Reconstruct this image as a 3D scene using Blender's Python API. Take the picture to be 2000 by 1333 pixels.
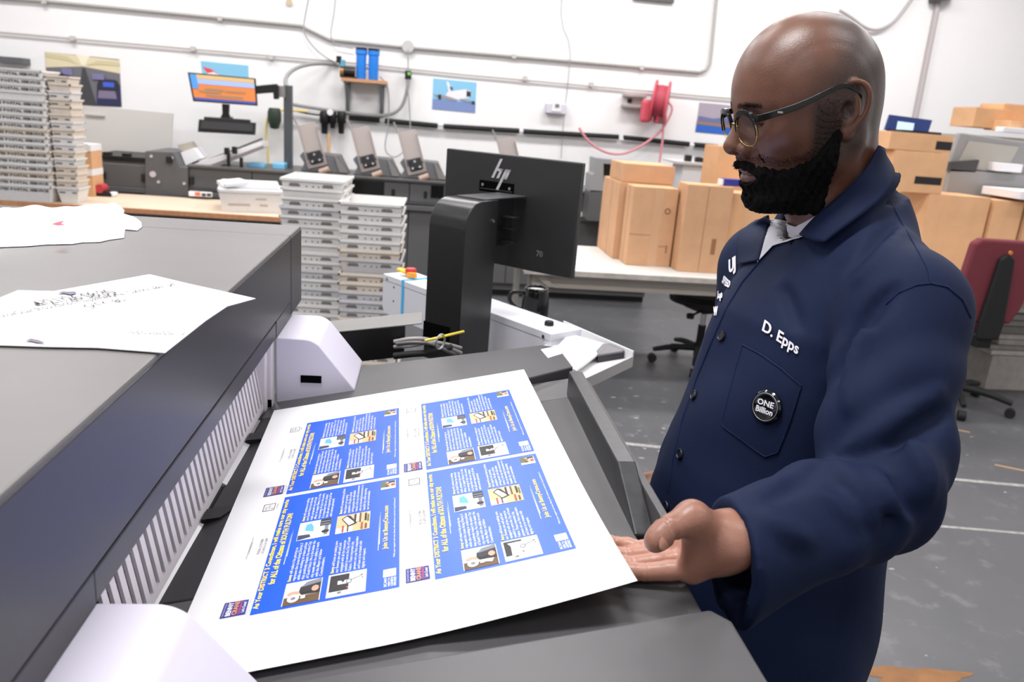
import bpy, bmesh, math, random
import numpy as np
from mathutils import Vector, Matrix, Euler

sc = bpy.context.scene
for o in list(bpy.data.objects):
    bpy.data.objects.remove(o)
col = sc.collection
random.seed(7)
rng = np.random.default_rng(7)

# ------------------------------------------------------------------ camera
FPX = 1530.0
CAMH = 1.64
YAW, PITCH, ROLL = 0.11958894, 0.2804254, 0.07816297

def cam_axes():
    cy, sy, cp, sp = math.cos(YAW), math.sin(YAW), math.cos(PITCH), math.sin(PITCH)
    fw = np.array([sy * cp, cy * cp, -sp]); r = np.array([cy, -sy, 0.0]); u = np.cross(r, fw)
    cr, sr = math.cos(ROLL), math.sin(ROLL)
    return cr * r + sr * u, -sr * r + cr * u, fw
CR, CU, CF = cam_axes()
cam_data = bpy.data.cameras.new('camera')
cam = bpy.data.objects.new('camera', cam_data)
col.objects.link(cam)
cam.matrix_world = Matrix(((CR[0], CU[0], -CF[0], 0), (CR[1], CU[1], -CF[1], 0), (CR[2], CU[2], -CF[2], CAMH), (0, 0, 0, 1)))
cam_data.sensor_width = 36.0
cam_data.lens = 36.0 * FPX / 2000.0
cam_data.clip_start = 0.02
cam_data.dof.use_dof = True
cam_data.dof.focus_distance = 1.12
cam_data.dof.aperture_fstop = 7.1
sc.camera = cam

# ------------------------------------------------------------------ light
world = bpy.data.worlds.new('world'); sc.world = world
world.use_nodes = True
world.node_tree.nodes['Background'].inputs[0].default_value = (0.9, 0.95, 1.0, 1)
world.node_tree.nodes['Background'].inputs[1].default_value = 0.25
sc.view_settings.view_transform = 'Standard'
sc.view_settings.look = 'None'
sc.view_settings.gamma = 1.0
sc.view_settings.use_curve_mapping = False
sc.view_settings.exposure = 0.0
CEIL = 4.3
def lamp(x, y, sx, sy, w, c=(1.0, 0.985, 0.985), z=CEIL - 0.12):
    d = bpy.data.lights.new('ceiling_lamp', 'AREA'); d.shape = 'RECTANGLE'; d.size = sx; d.size_y = sy
    d.energy = w; d.color = c
    o = bpy.data.objects.new('ceiling_lamp', d); o.location = (x, y, z); col.objects.link(o)
    return o
for y in (-1.8, 0.9, 3.6, 6.3):
    for x in (-3.2, -0.6, 2.0, 4.6):
        lamp(x, y, 1.5, 0.45, 44 * (1.6 if y > 6 else 0.6 if y < 0 else 1.0) * (2.3 if (y == 0.9 and x == -0.6) else 0.6 if (y < 3 and x > 1) else 1.0))

# ------------------------------------------------------------------ helpers
def ray(px, py):
    return CR * ((px - 1000) / FPX) + CU * (-(py - 666.5) / FPX) + CF
O3 = np.array([0, 0, CAMH])
def at_y(px, py, Y):
    d = ray(px, py); return Vector(O3 + d * (Y / d[1]))
def at_z(px, py, z):
    d = ray(px, py); return Vector(O3 + d * ((z - CAMH) / d[2]))
def at_d(px, py, D):
    return Vector(O3 + ray(px, py) * D)

def lin(c):
    return tuple(((v / 255.0) / 12.92 if v / 255.0 <= 0.04045 else ((v / 255.0 + 0.055) / 1.055) ** 2.4) for v in c)

MATS = {}
def mat(name, rgb, rough=0.5, metal=0.0, var=0.0, vscale=20.0, bump=0.0, bscale=200.0, spec=0.5, emit=0.0, trans=0.0, rgb2=None, coat=0.0, sheen=0.0):
    """procedural principled material; rgb is sRGB 0..255; var mixes a noise-driven variation"""
    if name in MATS:
        return MATS[name]
    m = bpy.data.materials.new(name); m.use_nodes = True
    nt = m.node_tree; b = nt.nodes['Principled BSDF']
    c = lin(rgb)
    b.inputs['Base Color'].default_value = (*c, 1)
    b.inputs['Roughness'].default_value = rough
    b.inputs['Metallic'].default_value = metal
    b.inputs['Specular IOR Level'].default_value = spec
    if coat: b.inputs['Coat Weight'].default_value = coat
    if sheen:
        b.inputs['Sheen Weight'].default_value = sheen
    if trans:
        b.inputs['Transmission Weight'].default_value = trans
    if emit:
        b.inputs['Emission Color'].default_value = (*c, 1); b.inputs['Emission Strength'].default_value = emit
    tc = None
    if var or bump:
        tc = nt.nodes.new('ShaderNodeTexCoord')
    if var:
        n = nt.nodes.new('ShaderNodeTexNoise'); n.inputs['Scale'].default_value = vscale; n.inputs['Detail'].default_value = 6
        n.inputs['Roughness'].default_value = 0.6
        nt.links.new(tc.outputs['Object'], n.inputs['Vector'])
        mx = nt.nodes.new('ShaderNodeMix'); mx.data_type = 'RGBA'
        rp = nt.nodes.new('ShaderNodeValToRGB'); rp.color_ramp.elements[0].position = 0.35; rp.color_ramp.elements[1].position = 0.7
        nt.links.new(n.outputs['Fac'], rp.inputs['Fac'])
        nt.links.new(rp.outputs['Color'], mx.inputs['Factor'])
        c2 = lin(rgb2) if rgb2 else tuple(v * (1 - var) for v in c)
        mx.inputs[6].default_value = (*c, 1); mx.inputs[7].default_value = (*c2, 1)
        nt.links.new(mx.outputs[2], b.inputs['Base Color'])
    if bump:
        n2 = nt.nodes.new('ShaderNodeTexNoise'); n2.inputs['Scale'].default_value = bscale; n2.inputs['Detail'].default_value = 4
        nt.links.new(tc.outputs['Object'], n2.inputs['Vector'])
        bp = nt.nodes.new('ShaderNodeBump'); bp.inputs['Strength'].default_value = bump; bp.inputs['Distance'].default_value = 0.002
        nt.links.new(n2.outputs['Fac'], bp.inputs['Height']); nt.links.new(bp.outputs['Normal'], b.inputs['Normal'])
    MATS[name] = m
    return m

def tag(o, label=None, cat=None, group=None, kind=None):
    if label: o['label'] = label
    if cat: o['category'] = cat
    if group: o['group'] = group
    if kind: o['kind'] = kind
    return o

def empty(name, loc=(0, 0, 0), label=None, cat=None, group=None, rot=(0, 0, 0)):
    o = bpy.data.objects.new(name, None); o.location = loc; o.rotation_euler = rot
    o.empty_display_size = 0.05
    col.objects.link(o)
    return tag(o, label, cat, group)

class MB:
    """collects primitives and links them as one mesh object"""
    def __init__(self):
        self.v = []; self.f = []; self.m = []; self.cur = 0
    def add(self, vs, fs):
        b = len(self.v)
        self.v += [tuple(p) for p in vs]
        self.f += [tuple(i + b for i in f) for f in fs]
        self.m += [self.cur] * len(fs)
        return self
    def box(self, x0, x1, y0, y1, z0, z1, M=None):
        vs = [(x, y, z) for z in (z0, z1) for y in (y0, y1) for x in (x0, x1)]
        if M is not None: vs = [M @ Vector(p) for p in vs]
        return self.add(vs, [(0, 2, 3, 1), (4, 5, 7, 6), (0, 1, 5, 4), (2, 6, 7, 3), (0, 4, 6, 2), (1, 3, 7, 5)])
    def frustum(self, b, t, z0, z1, M=None):
        """b,t = (x0,x1,y0,y1)"""
        vs = [(x, y, z0) for y in b[2:] for x in b[:2]] + [(x, y, z1) for y in t[2:] for x in t[:2]]
        if M is not None: vs = [M @ Vector(p) for p in vs]
        return self.add(vs, [(0, 2, 3, 1), (4, 5, 7, 6), (0, 1, 5, 4), (2, 6, 7, 3), (0, 4, 6, 2), (1, 3, 7, 5)])
    def prism(self, poly, axis, a, b):
        """extrude a 2D polygon along axis ('x': poly=(y,z), 'y': (x,z), 'z': (x,y))"""
        def p3(p, h):
            return {'x': (h, p[0], p[1]), 'y': (p[0], h, p[1]), 'z': (p[0], p[1], h)}[axis]
        n = len(poly)
        vs = [p3(p, a) for p in poly] + [p3(p, b) for p in poly]
        fs = [tuple(range(n))[::-1], tuple(range(n, 2 * n))] + [(i, (i + 1) % n, n + (i + 1) % n, n + i) for i in range(n)]
        return self.add(vs, fs)
    def cyl(self, p, q, r, n=16, r2=None, cap=True):
        p, q = Vector(p), Vector(q); r2 = r if r2 is None else r2
        d = (q - p).normalized(); u = d.orthogonal().normalized(); w = d.cross(u)
        vs = []
        for c, rr in ((p, r), (q, r2)):
            for i in range(n):
                a = 2 * math.pi * i / n; vs.append(c + (u * math.cos(a) + w * math.sin(a)) * rr)
        fs = [(i, (i + 1) % n, n + (i + 1) % n, n + i) for i in range(n)]
        if cap: fs += [tuple(range(n))[::-1], tuple(range(n, 2 * n))]
        return self.add(vs, fs)
    def tube(self, pts, r, n=8, smooth=0, closed=False):
        pts = [Vector(p) for p in pts]; n0 = len(pts)
        for _ in range(smooth):
            q = [pts[0]]
            for a, b in zip(pts, pts[1:]): q += [a.lerp(b, 0.25), a.lerp(b, 0.75)]
            q.append(pts[-1]); pts = q
        vs = []; fs = []; m = len(pts); u = None
        if isinstance(r, (list, tuple)): r = list(np.interp(np.linspace(0, 1, m), np.linspace(0, 1, n0), r))
        for i, p in enumerate(pts):
            d = (pts[min(i + 1, m - 1)] - pts[max(i - 1, 0)]).normalized()
            if u is None: u = d.orthogonal().normalized()
            u = (u - d * u.dot(d)); u = u.normalized() if u.length > 1e-6 else d.orthogonal().normalized()
            w = d.cross(u); rr = r[i] if isinstance(r, (list, tuple)) else r
            for k in range(n):
                a = 2 * math.pi * k / n; vs.append(p + (u * math.cos(a) + w * math.sin(a)) * rr)
        for i in range(m - 1):
            for k in range(n):
                fs.append((i * n + k, i * n + (k + 1) % n, (i + 1) * n + (k + 1) % n, (i + 1) * n + k))
        fs += [tuple(range(n))[::-1], tuple(range((m - 1) * n, m * n))]
        return self.add(vs, fs)
    def lathe(self, prof, c=(0, 0, 0), n=32, M=None):
        """prof = [(r,z)...] revolved about z"""
        vs = []; fs = []; k = len(prof)
        for i in range(n):
            a = 2 * math.pi * i / n
            for r, z in prof: vs.append(Vector((c[0] + r * math.cos(a), c[1] + r * math.sin(a), c[2] + z)))
        if M is not None: vs = [M @ p for p in vs]
        for i in range(n):
            j = (i + 1) % n
            for t in range(k - 1): fs.append((i * k + t, j * k + t, j * k + t + 1, i * k + t + 1))
        return self.add(vs, fs)
    def build(self, name, material, parent=None, bevel=0.0, seg=2, smooth=None, loc=None, kind=None):
        me = bpy.data.meshes.new(name); me.from_pydata(self.v, [], self.f)
        ms = material if isinstance(material, (list, tuple)) else [material]
        for m in ms: me.materials.append(m)
        if len(ms) > 1: me.polygons.foreach_set('material_index', self.m)
        bm = bmesh.new(); bm.from_mesh(me); bmesh.ops.recalc_face_normals(bm, faces=bm.faces); bm.to_mesh(me); bm.free()
        if smooth is not None:
            me.shade_smooth(); me.set_sharp_from_angle(angle=math.radians(smooth))
        me.update()
        o = bpy.data.objects.new(name, me); col.objects.link(o)
        if parent is not None: o.parent = parent
        if loc is not None: o.location = loc
        if bevel:
            md = o.modifiers.new('bevel', 'BEVEL'); md.width = bevel; md.segments = seg; md.limit_method = 'ANGLE'; md.angle_limit = math.radians(35)
            md.harden_normals = False
        if kind: o['kind'] = kind
        return o

def local(root, pts):
    """world points -> root's space (roots are unscaled Empties)"""
    inv = root_matrix(root).inverted(); return [inv @ Vector(p) for p in pts]
def root_matrix(o):
    return Matrix.Translation(o.location) @ o.rotation_euler.to_matrix().to_4x4()
def keep(o, root):
    """parent o (built in world space) to root without moving it"""
    o.parent = root; o.matrix_parent_inverse = root_matrix(root).inverted(); return o

def text_mesh(s, size, align='LEFT', bold=0.0, res=2, spacing=1.0, shear=0.0):
    cu = bpy.data.curves.new('lettering', 'FONT'); cu.body = s; cu.size = size; cu.align_x = align
    cu.resolution_u = res; cu.offset = bold * size; cu.space_line = spacing; cu.shear = shear
    o = bpy.data.objects.new('lettering', cu)
    col.objects.link(o)
    me = bpy.data.meshes.new_from_object(o.evaluated_get(bpy.context.evaluated_depsgraph_get()))
    bpy.data.objects.remove(o); bpy.data.curves.remove(cu)
    n = len(me.vertices); a = np.zeros(n * 3); me.vertices.foreach_get('co', a)
    vs = a.reshape(-1, 3)[:, :2].copy(); fs = [tuple(p.vertices) for p in me.polygons]
    bpy.data.meshes.remove(me)
    return vs, fs
_tcache = {}
def text(s, size, **k):
    key = (s, tuple(sorted(k.items())))
    if key not in _tcache: _tcache[key] = text_mesh(s, 1.0, **k)
    vs, fs = _tcache[key]; return vs * size, fs
def fit_text(s, w, h=None, **k):
    """lettering scaled to width w (and height h), lower left corner at the origin"""
    vs, fs = text(s, 1.0, **k)
    lo, hi = vs.min(0), vs.max(0); vs = vs - lo
    sx = w / (hi[0] - lo[0]); sy = sx if h is None else h / (hi[1] - lo[1])
    return vs * [sx, sy], fs

# shared materials
WHITE = mat('white_plastic', (232, 232, 234), 0.45, bump=0.03, bscale=300)
LGREY = mat('pale_lilac_grey_plastic', (196, 194, 206), 0.42, bump=0.05, bscale=500)
HOODM = mat('charcoal_metal_lit', (107, 104, 103), 0.42, var=0.18, vscale=2.5, bump=0.05, bscale=700)  # overhead light on the hood top is put into this lighter tone
HOODF = mat('charcoal_metal_shaded', (43, 42, 46), 0.38, bump=0.04, bscale=700)
TRAYM = mat('dark_grey_tray_plastic', (78, 77, 79), 0.34, var=0.2, vscale=4, bump=0.06, bscale=900)
TRAYD = mat('near_black_plastic', (34, 34, 37), 0.42)
BLACK = mat('black_plastic', (16, 16, 17), 0.4)
MBLACK = mat('black_machine_paint', (90, 90, 91), 0.5, bump=0.04, bscale=300)
DARKHOLE = mat('opening_shade', (5, 5, 6), 0.9, spec=0.05)  # near-black colour stands in for the shade inside slots and openings
CHROME = mat('chrome', (200, 200, 202), 0.25, metal=1.0)
STEEL = mat('grey_steel', (142, 138, 136), 0.45, metal=0.4)
PAPER = mat('white_paper', (233, 232, 235), 0.75)
INK = mat('black_ink', (18, 18, 20), 0.7)
RUBBER = mat('black_rubber', (20, 20, 21), 0.7)
CARD = mat('brown_cardboard', (222, 174, 130), 0.8, var=0.13, vscale=6, bump=0.05, bscale=150)
CARD2 = mat('brown_cardboard_face', (208, 162, 124), 0.8, var=0.12, vscale=8, bump=0.05, bscale=150)
TAPE = mat('clear_packing_tape', (206, 164, 128), 0.3)
# ------------------------------------------------------------------ room
WALLY = 8.2
def wall_material(name, rgb):
    m = mat(name, rgb, 0.85, var=0.03, vscale=1.5, bump=0.06, bscale=60)
    return m
WALLM = wall_material('painted_white_wall', (242, 241, 241))
XR0, XR1, YR0 = -6.5, 7.5, -4.0

def floor_material():
    m = bpy.data.materials.new('worn_grey_floor_paint'); m.use_nodes = True; nt = m.node_tree; b = nt.nodes['Principled BSDF']
    tc = nt.nodes.new('ShaderNodeTexCoord')
    def noise(s, d=6, r=0.6):
        n = nt.nodes.new('ShaderNodeTexNoise'); n.inputs['Scale'].default_value = s; n.inputs['Detail'].default_value = d; n.inputs['Roughness'].default_value = r
        nt.links.new(tc.outputs['Object'], n.inputs['Vector']); return n
    def ramp(src, a, bb, c0, c1):
        r = nt.nodes.new('ShaderNodeValToRGB'); r.color_ramp.elements[0].position = a; r.color_ramp.elements[1].position = bb
        r.color_ramp.elements[0].color = (*c0, 1); r.color_ramp.elements[1].color = (*c1, 1)
        nt.links.new(src, r.inputs['Fac']); return r
    base = ramp(noise(1.3).outputs['Fac'], 0.3, 0.75, lin((80, 81, 84)), lin((95, 95, 98)))
    fine = ramp(noise(9).outputs['Fac'], 0.57, 0.66, (0, 0, 0), (1, 1, 1))
    mx = nt.nodes.new('ShaderNodeMix'); mx.data_type = 'RGBA'; nt.links.new(fine.outputs['Color'], mx.inputs['Factor'])
    nt.links.new(base.outputs['Color'], mx.inputs[6]); mx.inputs[7].default_value = (*lin((104, 104, 106)), 1)
    nt.links.new(mx.outputs[2], b.inputs['Base Color'])
    b.inputs['Roughness'].default_value = 0.42
    return m
FLOORM = floor_material()
fl = MB().box(XR0, XR1, YR0, WALLY + .1, -0.1, 0).build('floor', FLOORM); tag(fl, 'dark grey painted concrete floor, scuffed and chipped', 'floor', kind='structure')
ce = MB().box(XR0, XR1, YR0, WALLY + .1, CEIL, CEIL + .1).build('ceiling', WALLM); tag(ce, 'plain white workshop ceiling above the frame', 'ceiling', kind='structure')
wb = MB().box(XR0 - .1, XR1 + .1, WALLY, WALLY + .12, 0, CEIL).build('wall_back', WALLM); tag(wb, 'long white painted wall behind the machines', 'wall', kind='structure')
wl = MB().box(XR0 - .12, XR0, YR0, WALLY, 0, CEIL).build('wall_left', WALLM); tag(wl, 'white wall on the left side of the workshop', 'wall', kind='structure')
wr = MB().box(XR1, XR1 + .12, YR0, WALLY, 0, CEIL).build('wall_right', WALLM); tag(wr, 'white wall on the right side of the workshop', 'wall', kind='structure')
wf = MB().box(XR0 - .1, XR1 + .1, YR0 - .12, YR0, 0, CEIL).build('wall_front', WALLM); tag(wf, 'white wall behind the photographer', 'wall', kind='structure')

# painted lines, chips and stain on the floor (thin paint films)
LINEM = mat('worn_white_floor_line', (176, 175, 172), 0.7, var=0.5, vscale=30)
CHIPM = mat('pale_paint_chip', (150, 150, 150), 0.7)
OCHRE = mat('ochre_floor_stain', (150, 104, 62), 0.7, var=0.35, vscale=9)
def film(pts, name, m, label, cat, group=None, h=0.0012):
    o = MB().prism([(p[0], p[1]) for p in pts], 'z', 0.0, h).build(name, m, fl)
    return o
def strip(a, b, w):
    a = Vector(a[:2]); b = Vector(b[:2]); d = (b - a).normalized(); n = Vector((-d.y, d.x)) * w / 2
    return [a + n, b + n, b - n, a - n]
for k, (p, q, w) in enumerate((((1210, 866), (1470, 893), .035), ((1820, 933), (2080, 957), .03), ((1760, 1022), (2080, 1050), .02))):
    film(strip(at_z(*p, 0), at_z(*q, 0), w), 'floor_line', LINEM, None, None)
blob = []
bc = at_z(1788, 1322, 0)
for i in range(26):
    a = 2 * math.pi * i / 26; r = 1 + .18 * math.sin(3 * a + 1) + .12 * math.sin(7 * a)
    blob.append((bc.x + .17 * r * math.cos(a), bc.y + .045 * r * math.sin(a)))
film(blob, 'floor_stain', OCHRE, None, None, h=.0010)
chips = MB()
def chip(x, y, s):
    n = random.randint(5, 8); a0 = random.random() * 6; st = random.uniform(.3, .8)
    pts = [(x + s * random.uniform(.6, 1.1) * math.cos(2 * math.pi * i / n), y + s * st * random.uniform(.6, 1.1) * math.sin(2 * math.pi * i / n)) for i in range(n)]
    chips.prism(pts, 'z', 0, .0009)
for _ in range(130):
    chip(random.uniform(.7, 2.6), random.gauss(4.2, .55), random.uniform(.004, .022))
for _ in range(90):
    chip(random.uniform(1.3, 4.2), random.uniform(1.6, 4.2), random.uniform(.003, .014))
co = chips.build('paint_chips', CHIPM, fl, kind='stuff')
for px, py, ln, ang in ((1975, 915, .16, -.5), (1878, 842, .09, -.5), (1700, 1000, .1, .1)):
    c = at_z(px, py, 0); dx = ln / 2 * math.cos(ang); dy = ln / 2 * math.sin(ang)
    film(strip((c.x - dx, c.y - dy), (c.x + dx, c.y + dy), .02), 'tape_scrap', mat('tan_tape_scrap', (170, 140, 105), .7), None, None)
# ------------------------------------------------------------------ digital press in the foreground
XE, ZT, YF = -0.270, 1.3755, 1.734          # hood front face, top, far end
press = empty('printing_press', (-0.9, 0.8, 0), 'large charcoal digital printing press with white vent grille and sheet tray', 'printing press')
def pp(o): return keep(o, press)
hood = pp(MB().box(-3.2, XE, -0.45, 1.597, 1.238, ZT).build('hood', [HOODM], None, bevel=.003))
# same hood metal, coloured darker on the front faces to hold their shade
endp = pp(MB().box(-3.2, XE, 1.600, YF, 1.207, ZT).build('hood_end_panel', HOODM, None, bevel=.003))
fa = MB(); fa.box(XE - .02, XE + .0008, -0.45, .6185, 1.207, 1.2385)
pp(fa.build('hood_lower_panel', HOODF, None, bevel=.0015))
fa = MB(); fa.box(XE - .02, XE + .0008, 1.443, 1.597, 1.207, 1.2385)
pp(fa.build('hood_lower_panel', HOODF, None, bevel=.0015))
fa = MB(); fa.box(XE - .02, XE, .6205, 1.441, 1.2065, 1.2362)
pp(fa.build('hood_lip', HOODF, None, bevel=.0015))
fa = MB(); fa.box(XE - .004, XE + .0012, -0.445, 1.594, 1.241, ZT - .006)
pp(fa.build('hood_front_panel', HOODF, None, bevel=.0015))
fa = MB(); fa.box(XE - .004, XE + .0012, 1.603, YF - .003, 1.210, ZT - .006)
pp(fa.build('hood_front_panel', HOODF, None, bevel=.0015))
pp(MB().box(-3.15, -0.38, -0.4, 1.70, 0.0, 1.205).build('body', TRAYD))
pp(MB().box(-0.385, -0.29, -0.4, 0.66, 0.95, 1.205).build('body_filler', TRAYD))

# vent grille: a leaning perforated panel
gx0, gz0, gx1, gz1 = -0.2865, 1.078, -0.308, 1.205
def gp(y, z, t=0.0):
    k = (z - gz0) / (gz1 - gz0); return (gx0 + (gx1 - gx0) * k - t, y, z)
gr = MB(); ya, yb = 0.70, 1.425
pitch = 0.0212; sw = 0.0095; z_lo, z_hi = 1.090, 1.168
def gquad(y0, y1, za, zb):
    th = .004
    vs = [gp(y0, za), gp(y1, za), gp(y1, zb), gp(y0, zb), gp(y0, za, th), gp(y1, za, th), gp(y1, zb, th), gp(y0, zb, th)]
    gr.add(vs, [(0, 1, 2, 3), (7, 6, 5, 4), (0, 4, 5, 1), (1, 5, 6, 2), (2, 6, 7, 3), (3, 7, 4, 0)])
gquad(ya, yb, gz0, z_lo); gquad(ya, yb, z_hi, gz1)
y = ya
while y < yb - pitch:
    gquad(y, y + pitch - sw, z_lo, z_hi); y += pitch
gquad(y, yb, z_lo, z_hi)
GRM = mat('grille_white_plastic', (226, 220, 226), .45)
pp(gr.build('vent_grille', GRM))
pp(MB().box(-0.378, -0.345, ya, yb, 1.07, 1.205).build('vent_cavity', DARKHOLE))
glints = MB()  # pale blue strands stand in for glints behind the grille slots
GL = mat('blue_white_glint', (150, 175, 215), .3)
for i in range(70):
    yy = random.uniform(.75, 1.3); zz = random.uniform(1.09, 1.165); l = random.uniform(.006, .02)
    glints.tube([(-.341, yy, zz), (-.332, yy + l * .5, zz + l * .4), (-.341, yy + l, zz + random.uniform(-.01, .01))], .0022, 5)
pp(glints.build('glint_strands', GL, kind='stuff'))
# clear guards under the grille, black hooks between them
CLEAR = mat('smoky_clear_plastic', (200, 200, 206), .25)
CLEAR2 = mat('smoky_clear_edge', (118, 118, 126), .25)
for y0, y1 in ((0.70, 1.005), (1.10, 1.265)):
    g = MB()
    g.add([(gx0, y0, 1.08), (gx0, y1, 1.08), (gx0 + .024, y1 - .012, 1.066), (gx0 + .024, y0, 1.066), (gx0, y0, 1.074), (gx0, y1, 1.074), (gx0 + .024, y1 - .012, 1.060), (gx0 + .024, y0, 1.060)],
          [(0, 1, 2, 3), (7, 6, 5, 4), (0, 4, 5, 1), (1, 5, 6, 2), (2, 6, 7, 3), (3, 7, 4, 0)])
    gd = pp(g.build('clear_guard', CLEAR))
    e = MB().add([(gx0 + .024, y0, 1.0665), (gx0 + .024, y1 - .012, 1.0665), (gx0 + .034, y1 - .02, 1.067), (gx0 + .034, y0, 1.067), (gx0 + .024, y0, 1.062), (gx0 + .024, y1 - .012, 1.062), (gx0 + .034, y1 - .02, 1.064), (gx0 + .034, y0, 1.064)],
          [(0, 1, 2, 3), (7, 6, 5, 4), (0, 4, 5, 1), (1, 5, 6, 2), (2, 6, 7, 3), (3, 7, 4, 0)])
    pp(e.build('guard_edge', CLEAR2))
for yy in (1.012, 1.278):
    h = MB().prism([(-.285, yy), (-.244, yy + .016), (-.262, yy - .022), (-.285, yy - .03)], 'z', 1.069, 1.084)
    pp(h.build('paper_hook', BLACK))
pp(MB().box(-.335, -.283, 1.405, 1.424, 1.055, 1.205).build('grille_end_post', GRM, bevel=.002))
pp(MB().box(-.335, -.275, 1.425, 1.447, 1.05, 1.205).build('grille_end_bracket', GRM, bevel=.002))
pp(MB().box(-.30, -.276, 1.4235, 1.4245, 1.062, 1.09).build('bracket_slot', DARKHOLE))

# white end caps on the tray (extruded rounded wedge profile in x,z)
def arc(cx, cz, r, a0, a1, n=8):
    return [(cx + r * math.cos(math.radians(a0 + (a1 - a0) * i / n)), cz + r * math.sin(math.radians(a0 + (a1 - a0) * i / n))) for i in range(n + 1)]
CAPP = [(-.272, 1.050), (-.272, 1.2055), (-.222, 1.2055)] + arc(-.222, 1.1605, .045, 84, 47, 8) + arc(-.131, 1.1065, .007, 47, -60, 5) + [(-.130, 1.050)]
cap_col = mat('cap_white_plastic', (206, 202, 218), .4, bump=.02, bscale=600)
pp(MB().prism(CAPP, 'y', 1.447, 1.625).build('end_cap', cap_col, None, bevel=.003, seg=3, smooth=50))
pp(MB().box(-.226, -.187, 1.4455, 1.4480, 1.119, 1.1335).build('sensor_slot', DARKHOLE))
pp(MB().prism(CAPP, 'y', .22, .622).build('end_cap', cap_col, None, bevel=.003, seg=3, smooth=50))

# ------------------------------------------------------------------ delivery tray, rising to the right
def tz(x, y, off=0.0):
    return 1.0808 + (x + .2647) * .20247 - (y - 1.3901) * .00884 + off
def slab(m, poly, top, bot):
    """plate whose top and bottom follow the tray plane at the given offsets"""
    n = len(poly)
    f = lambda o: (o if callable(o) else (lambda x, y: o))
    m.add([(x, y, tz(x, y, f(top)(x, y))) for x, y in poly] + [(x, y, tz(x, y, f(bot)(x, y))) for x, y in poly],
          [tuple(range(n)), tuple(range(n, 2 * n))[::-1]] + [(i, n + i, n + (i + 1) % n, (i + 1) % n) for i in range(n)])
    return m
pp(slab(MB(), [(-.285, 1.365), (.198, 1.368), (.288, 1.395), (.281, 1.531), (.253, 1.561), (-.118, 1.600), (-.285, 1.61)][::-1], -.002, -.045).build('tray_far_band', TRAYM, None, bevel=.003))
pp(slab(MB(), [(-.285, .62), (.02, .62), (.14, .62), (.281, .62), (.296, .66), (.296, .80), (.14, .80), (.02, .80), (-.285, .80)], lambda x, y: -.004 - .026 * min(1, max(0, (x - .02) / .12)), -.06).build('tray_near_band', TRAYM, None, bevel=.003))
pp(slab(MB(), [(-.285, .80), (-.05, .80), (-.05, 1.365), (-.285, 1.365)], -.004, -.05).build('tray_left_band', TRAYD, None, bevel=.003))
wl_ = MB(); slab(wl_, [(-.05, .80), (.268, .80), (.268, 1.31), (-.05, 1.31)], -.030, -.05)
slab(wl_, [(-.05, 1.31), (.268, 1.31), (.285, 1.372), (-.05, 1.366)], lambda x, y: -.030 if y < 1.32 else -.016, -.05)
pp(wl_.build('tray_well', TRAYM, None, bevel=.002))
g = MB()
g.prism([(1.322, tz(.28, 1.32, -.035)), (1.322, tz(.28, 1.32, .014)), (.935, tz(.28, .93, .014)), (.822, tz(.28, .82, -.030)), (.822, tz(.28, .82, -.05))], 'x', .266, .291)
pp(g.build('tray_guide_wall', mat('scuffed_dark_guide', (58, 58, 60), .35, var=.4, vscale=60), None, bevel=.0025))
pp(slab(MB(), [(.291, .80), (.301, .80), (.301, 1.30), (.291, 1.322)], -.002, -.06).build('tray_right_edge', TRAYM, None, bevel=.002))
pp(slab(MB(), [(.301, .78), (.318, .86), (.310, 1.28), (.301, 1.31)], lambda x, y: -.012 if x < .305 else -.05, -.10).build('tray_outer_cover', BLACK, None, bevel=.002))
pp(slab(MB(), [(-.285, .20), (.298, .20), (.298, .600), (.285, .622), (-.285, .622)], lambda x, y: .004, -.06).build('tray_front_panel', TRAYM, None, bevel=.004, seg=3))
pp(MB().prism([(-.29, 0), (.285, 0), (.285, 1.13), (-.29, 1.015)], 'y', .24, 1.55).build('delivery_cabinet', TRAYD))
stk = [at_z(*p, 1.19) for p in ((1057, 675), (1088, 675), (1100, 690), (1071, 693))]
pp(slab(MB(), [(p.x, p.y) for p in stk][::-1], -.0012, -.0018).build('blank_sticker', PAPER))
# ------------------------------------------------------------------ printed sheet lying on the tray
SA = np.array([-.2647, 1.3901, 1.0808])
SX = np.array([.97928898, .04276919, .1978987]); SY = np.array([.04020188, -.99904739, .01697425]); SN = np.cross(SY, SX); SN = SN if SN[2] > 0 else -SN
SW, SL = .4713, .75
SU = [.0716, .2319, .2709, .4293]; SV = [.0969, .370, .3789, .6541]
def sheet_pt(u, v, h=0.0):
    """sheet coordinates (m from the far left corner) -> world, near right corner lifted"""
    u = np.asarray(u, float); v = np.asarray(v, float)
    a = np.clip((u / SW - .45) / .55, 0, None); b = np.clip((v / SL - .62) / .38, 0, None)
    lift = .017 * a ** 1.6 * b ** 1.6 + .0015 + .002 * np.clip((v / SL - .75) / .25, 0, None) ** 2
    return SA + u[..., None] * SX + v[..., None] * SY + (lift + h)[..., None] * SN
def obj_from(vs, fs, name, m, parent, mi=None, smooth=False):
    me = bpy.data.meshes.new(name); me.from_pydata([tuple(p) for p in vs], [], fs)
    for q in (m if isinstance(m, (list, tuple)) else [m]): me.materials.append(q)
    if mi is not None: me.polygons.foreach_set('material_index', mi)
    if smooth: me.shade_smooth()
    me.update(); o = bpy.data.objects.new(name, me); col.objects.link(o)
    if parent is not None: o.parent = parent
    return o
sheet = empty('press_sheet', (0, 0, 0), 'large white press sheet printed with four blue postcards, lying on the tray', 'printed sheet')
nu, nv = 36, 48
U, V = np.meshgrid(np.linspace(0, SW, nu), np.linspace(0, SL, nv))
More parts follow.
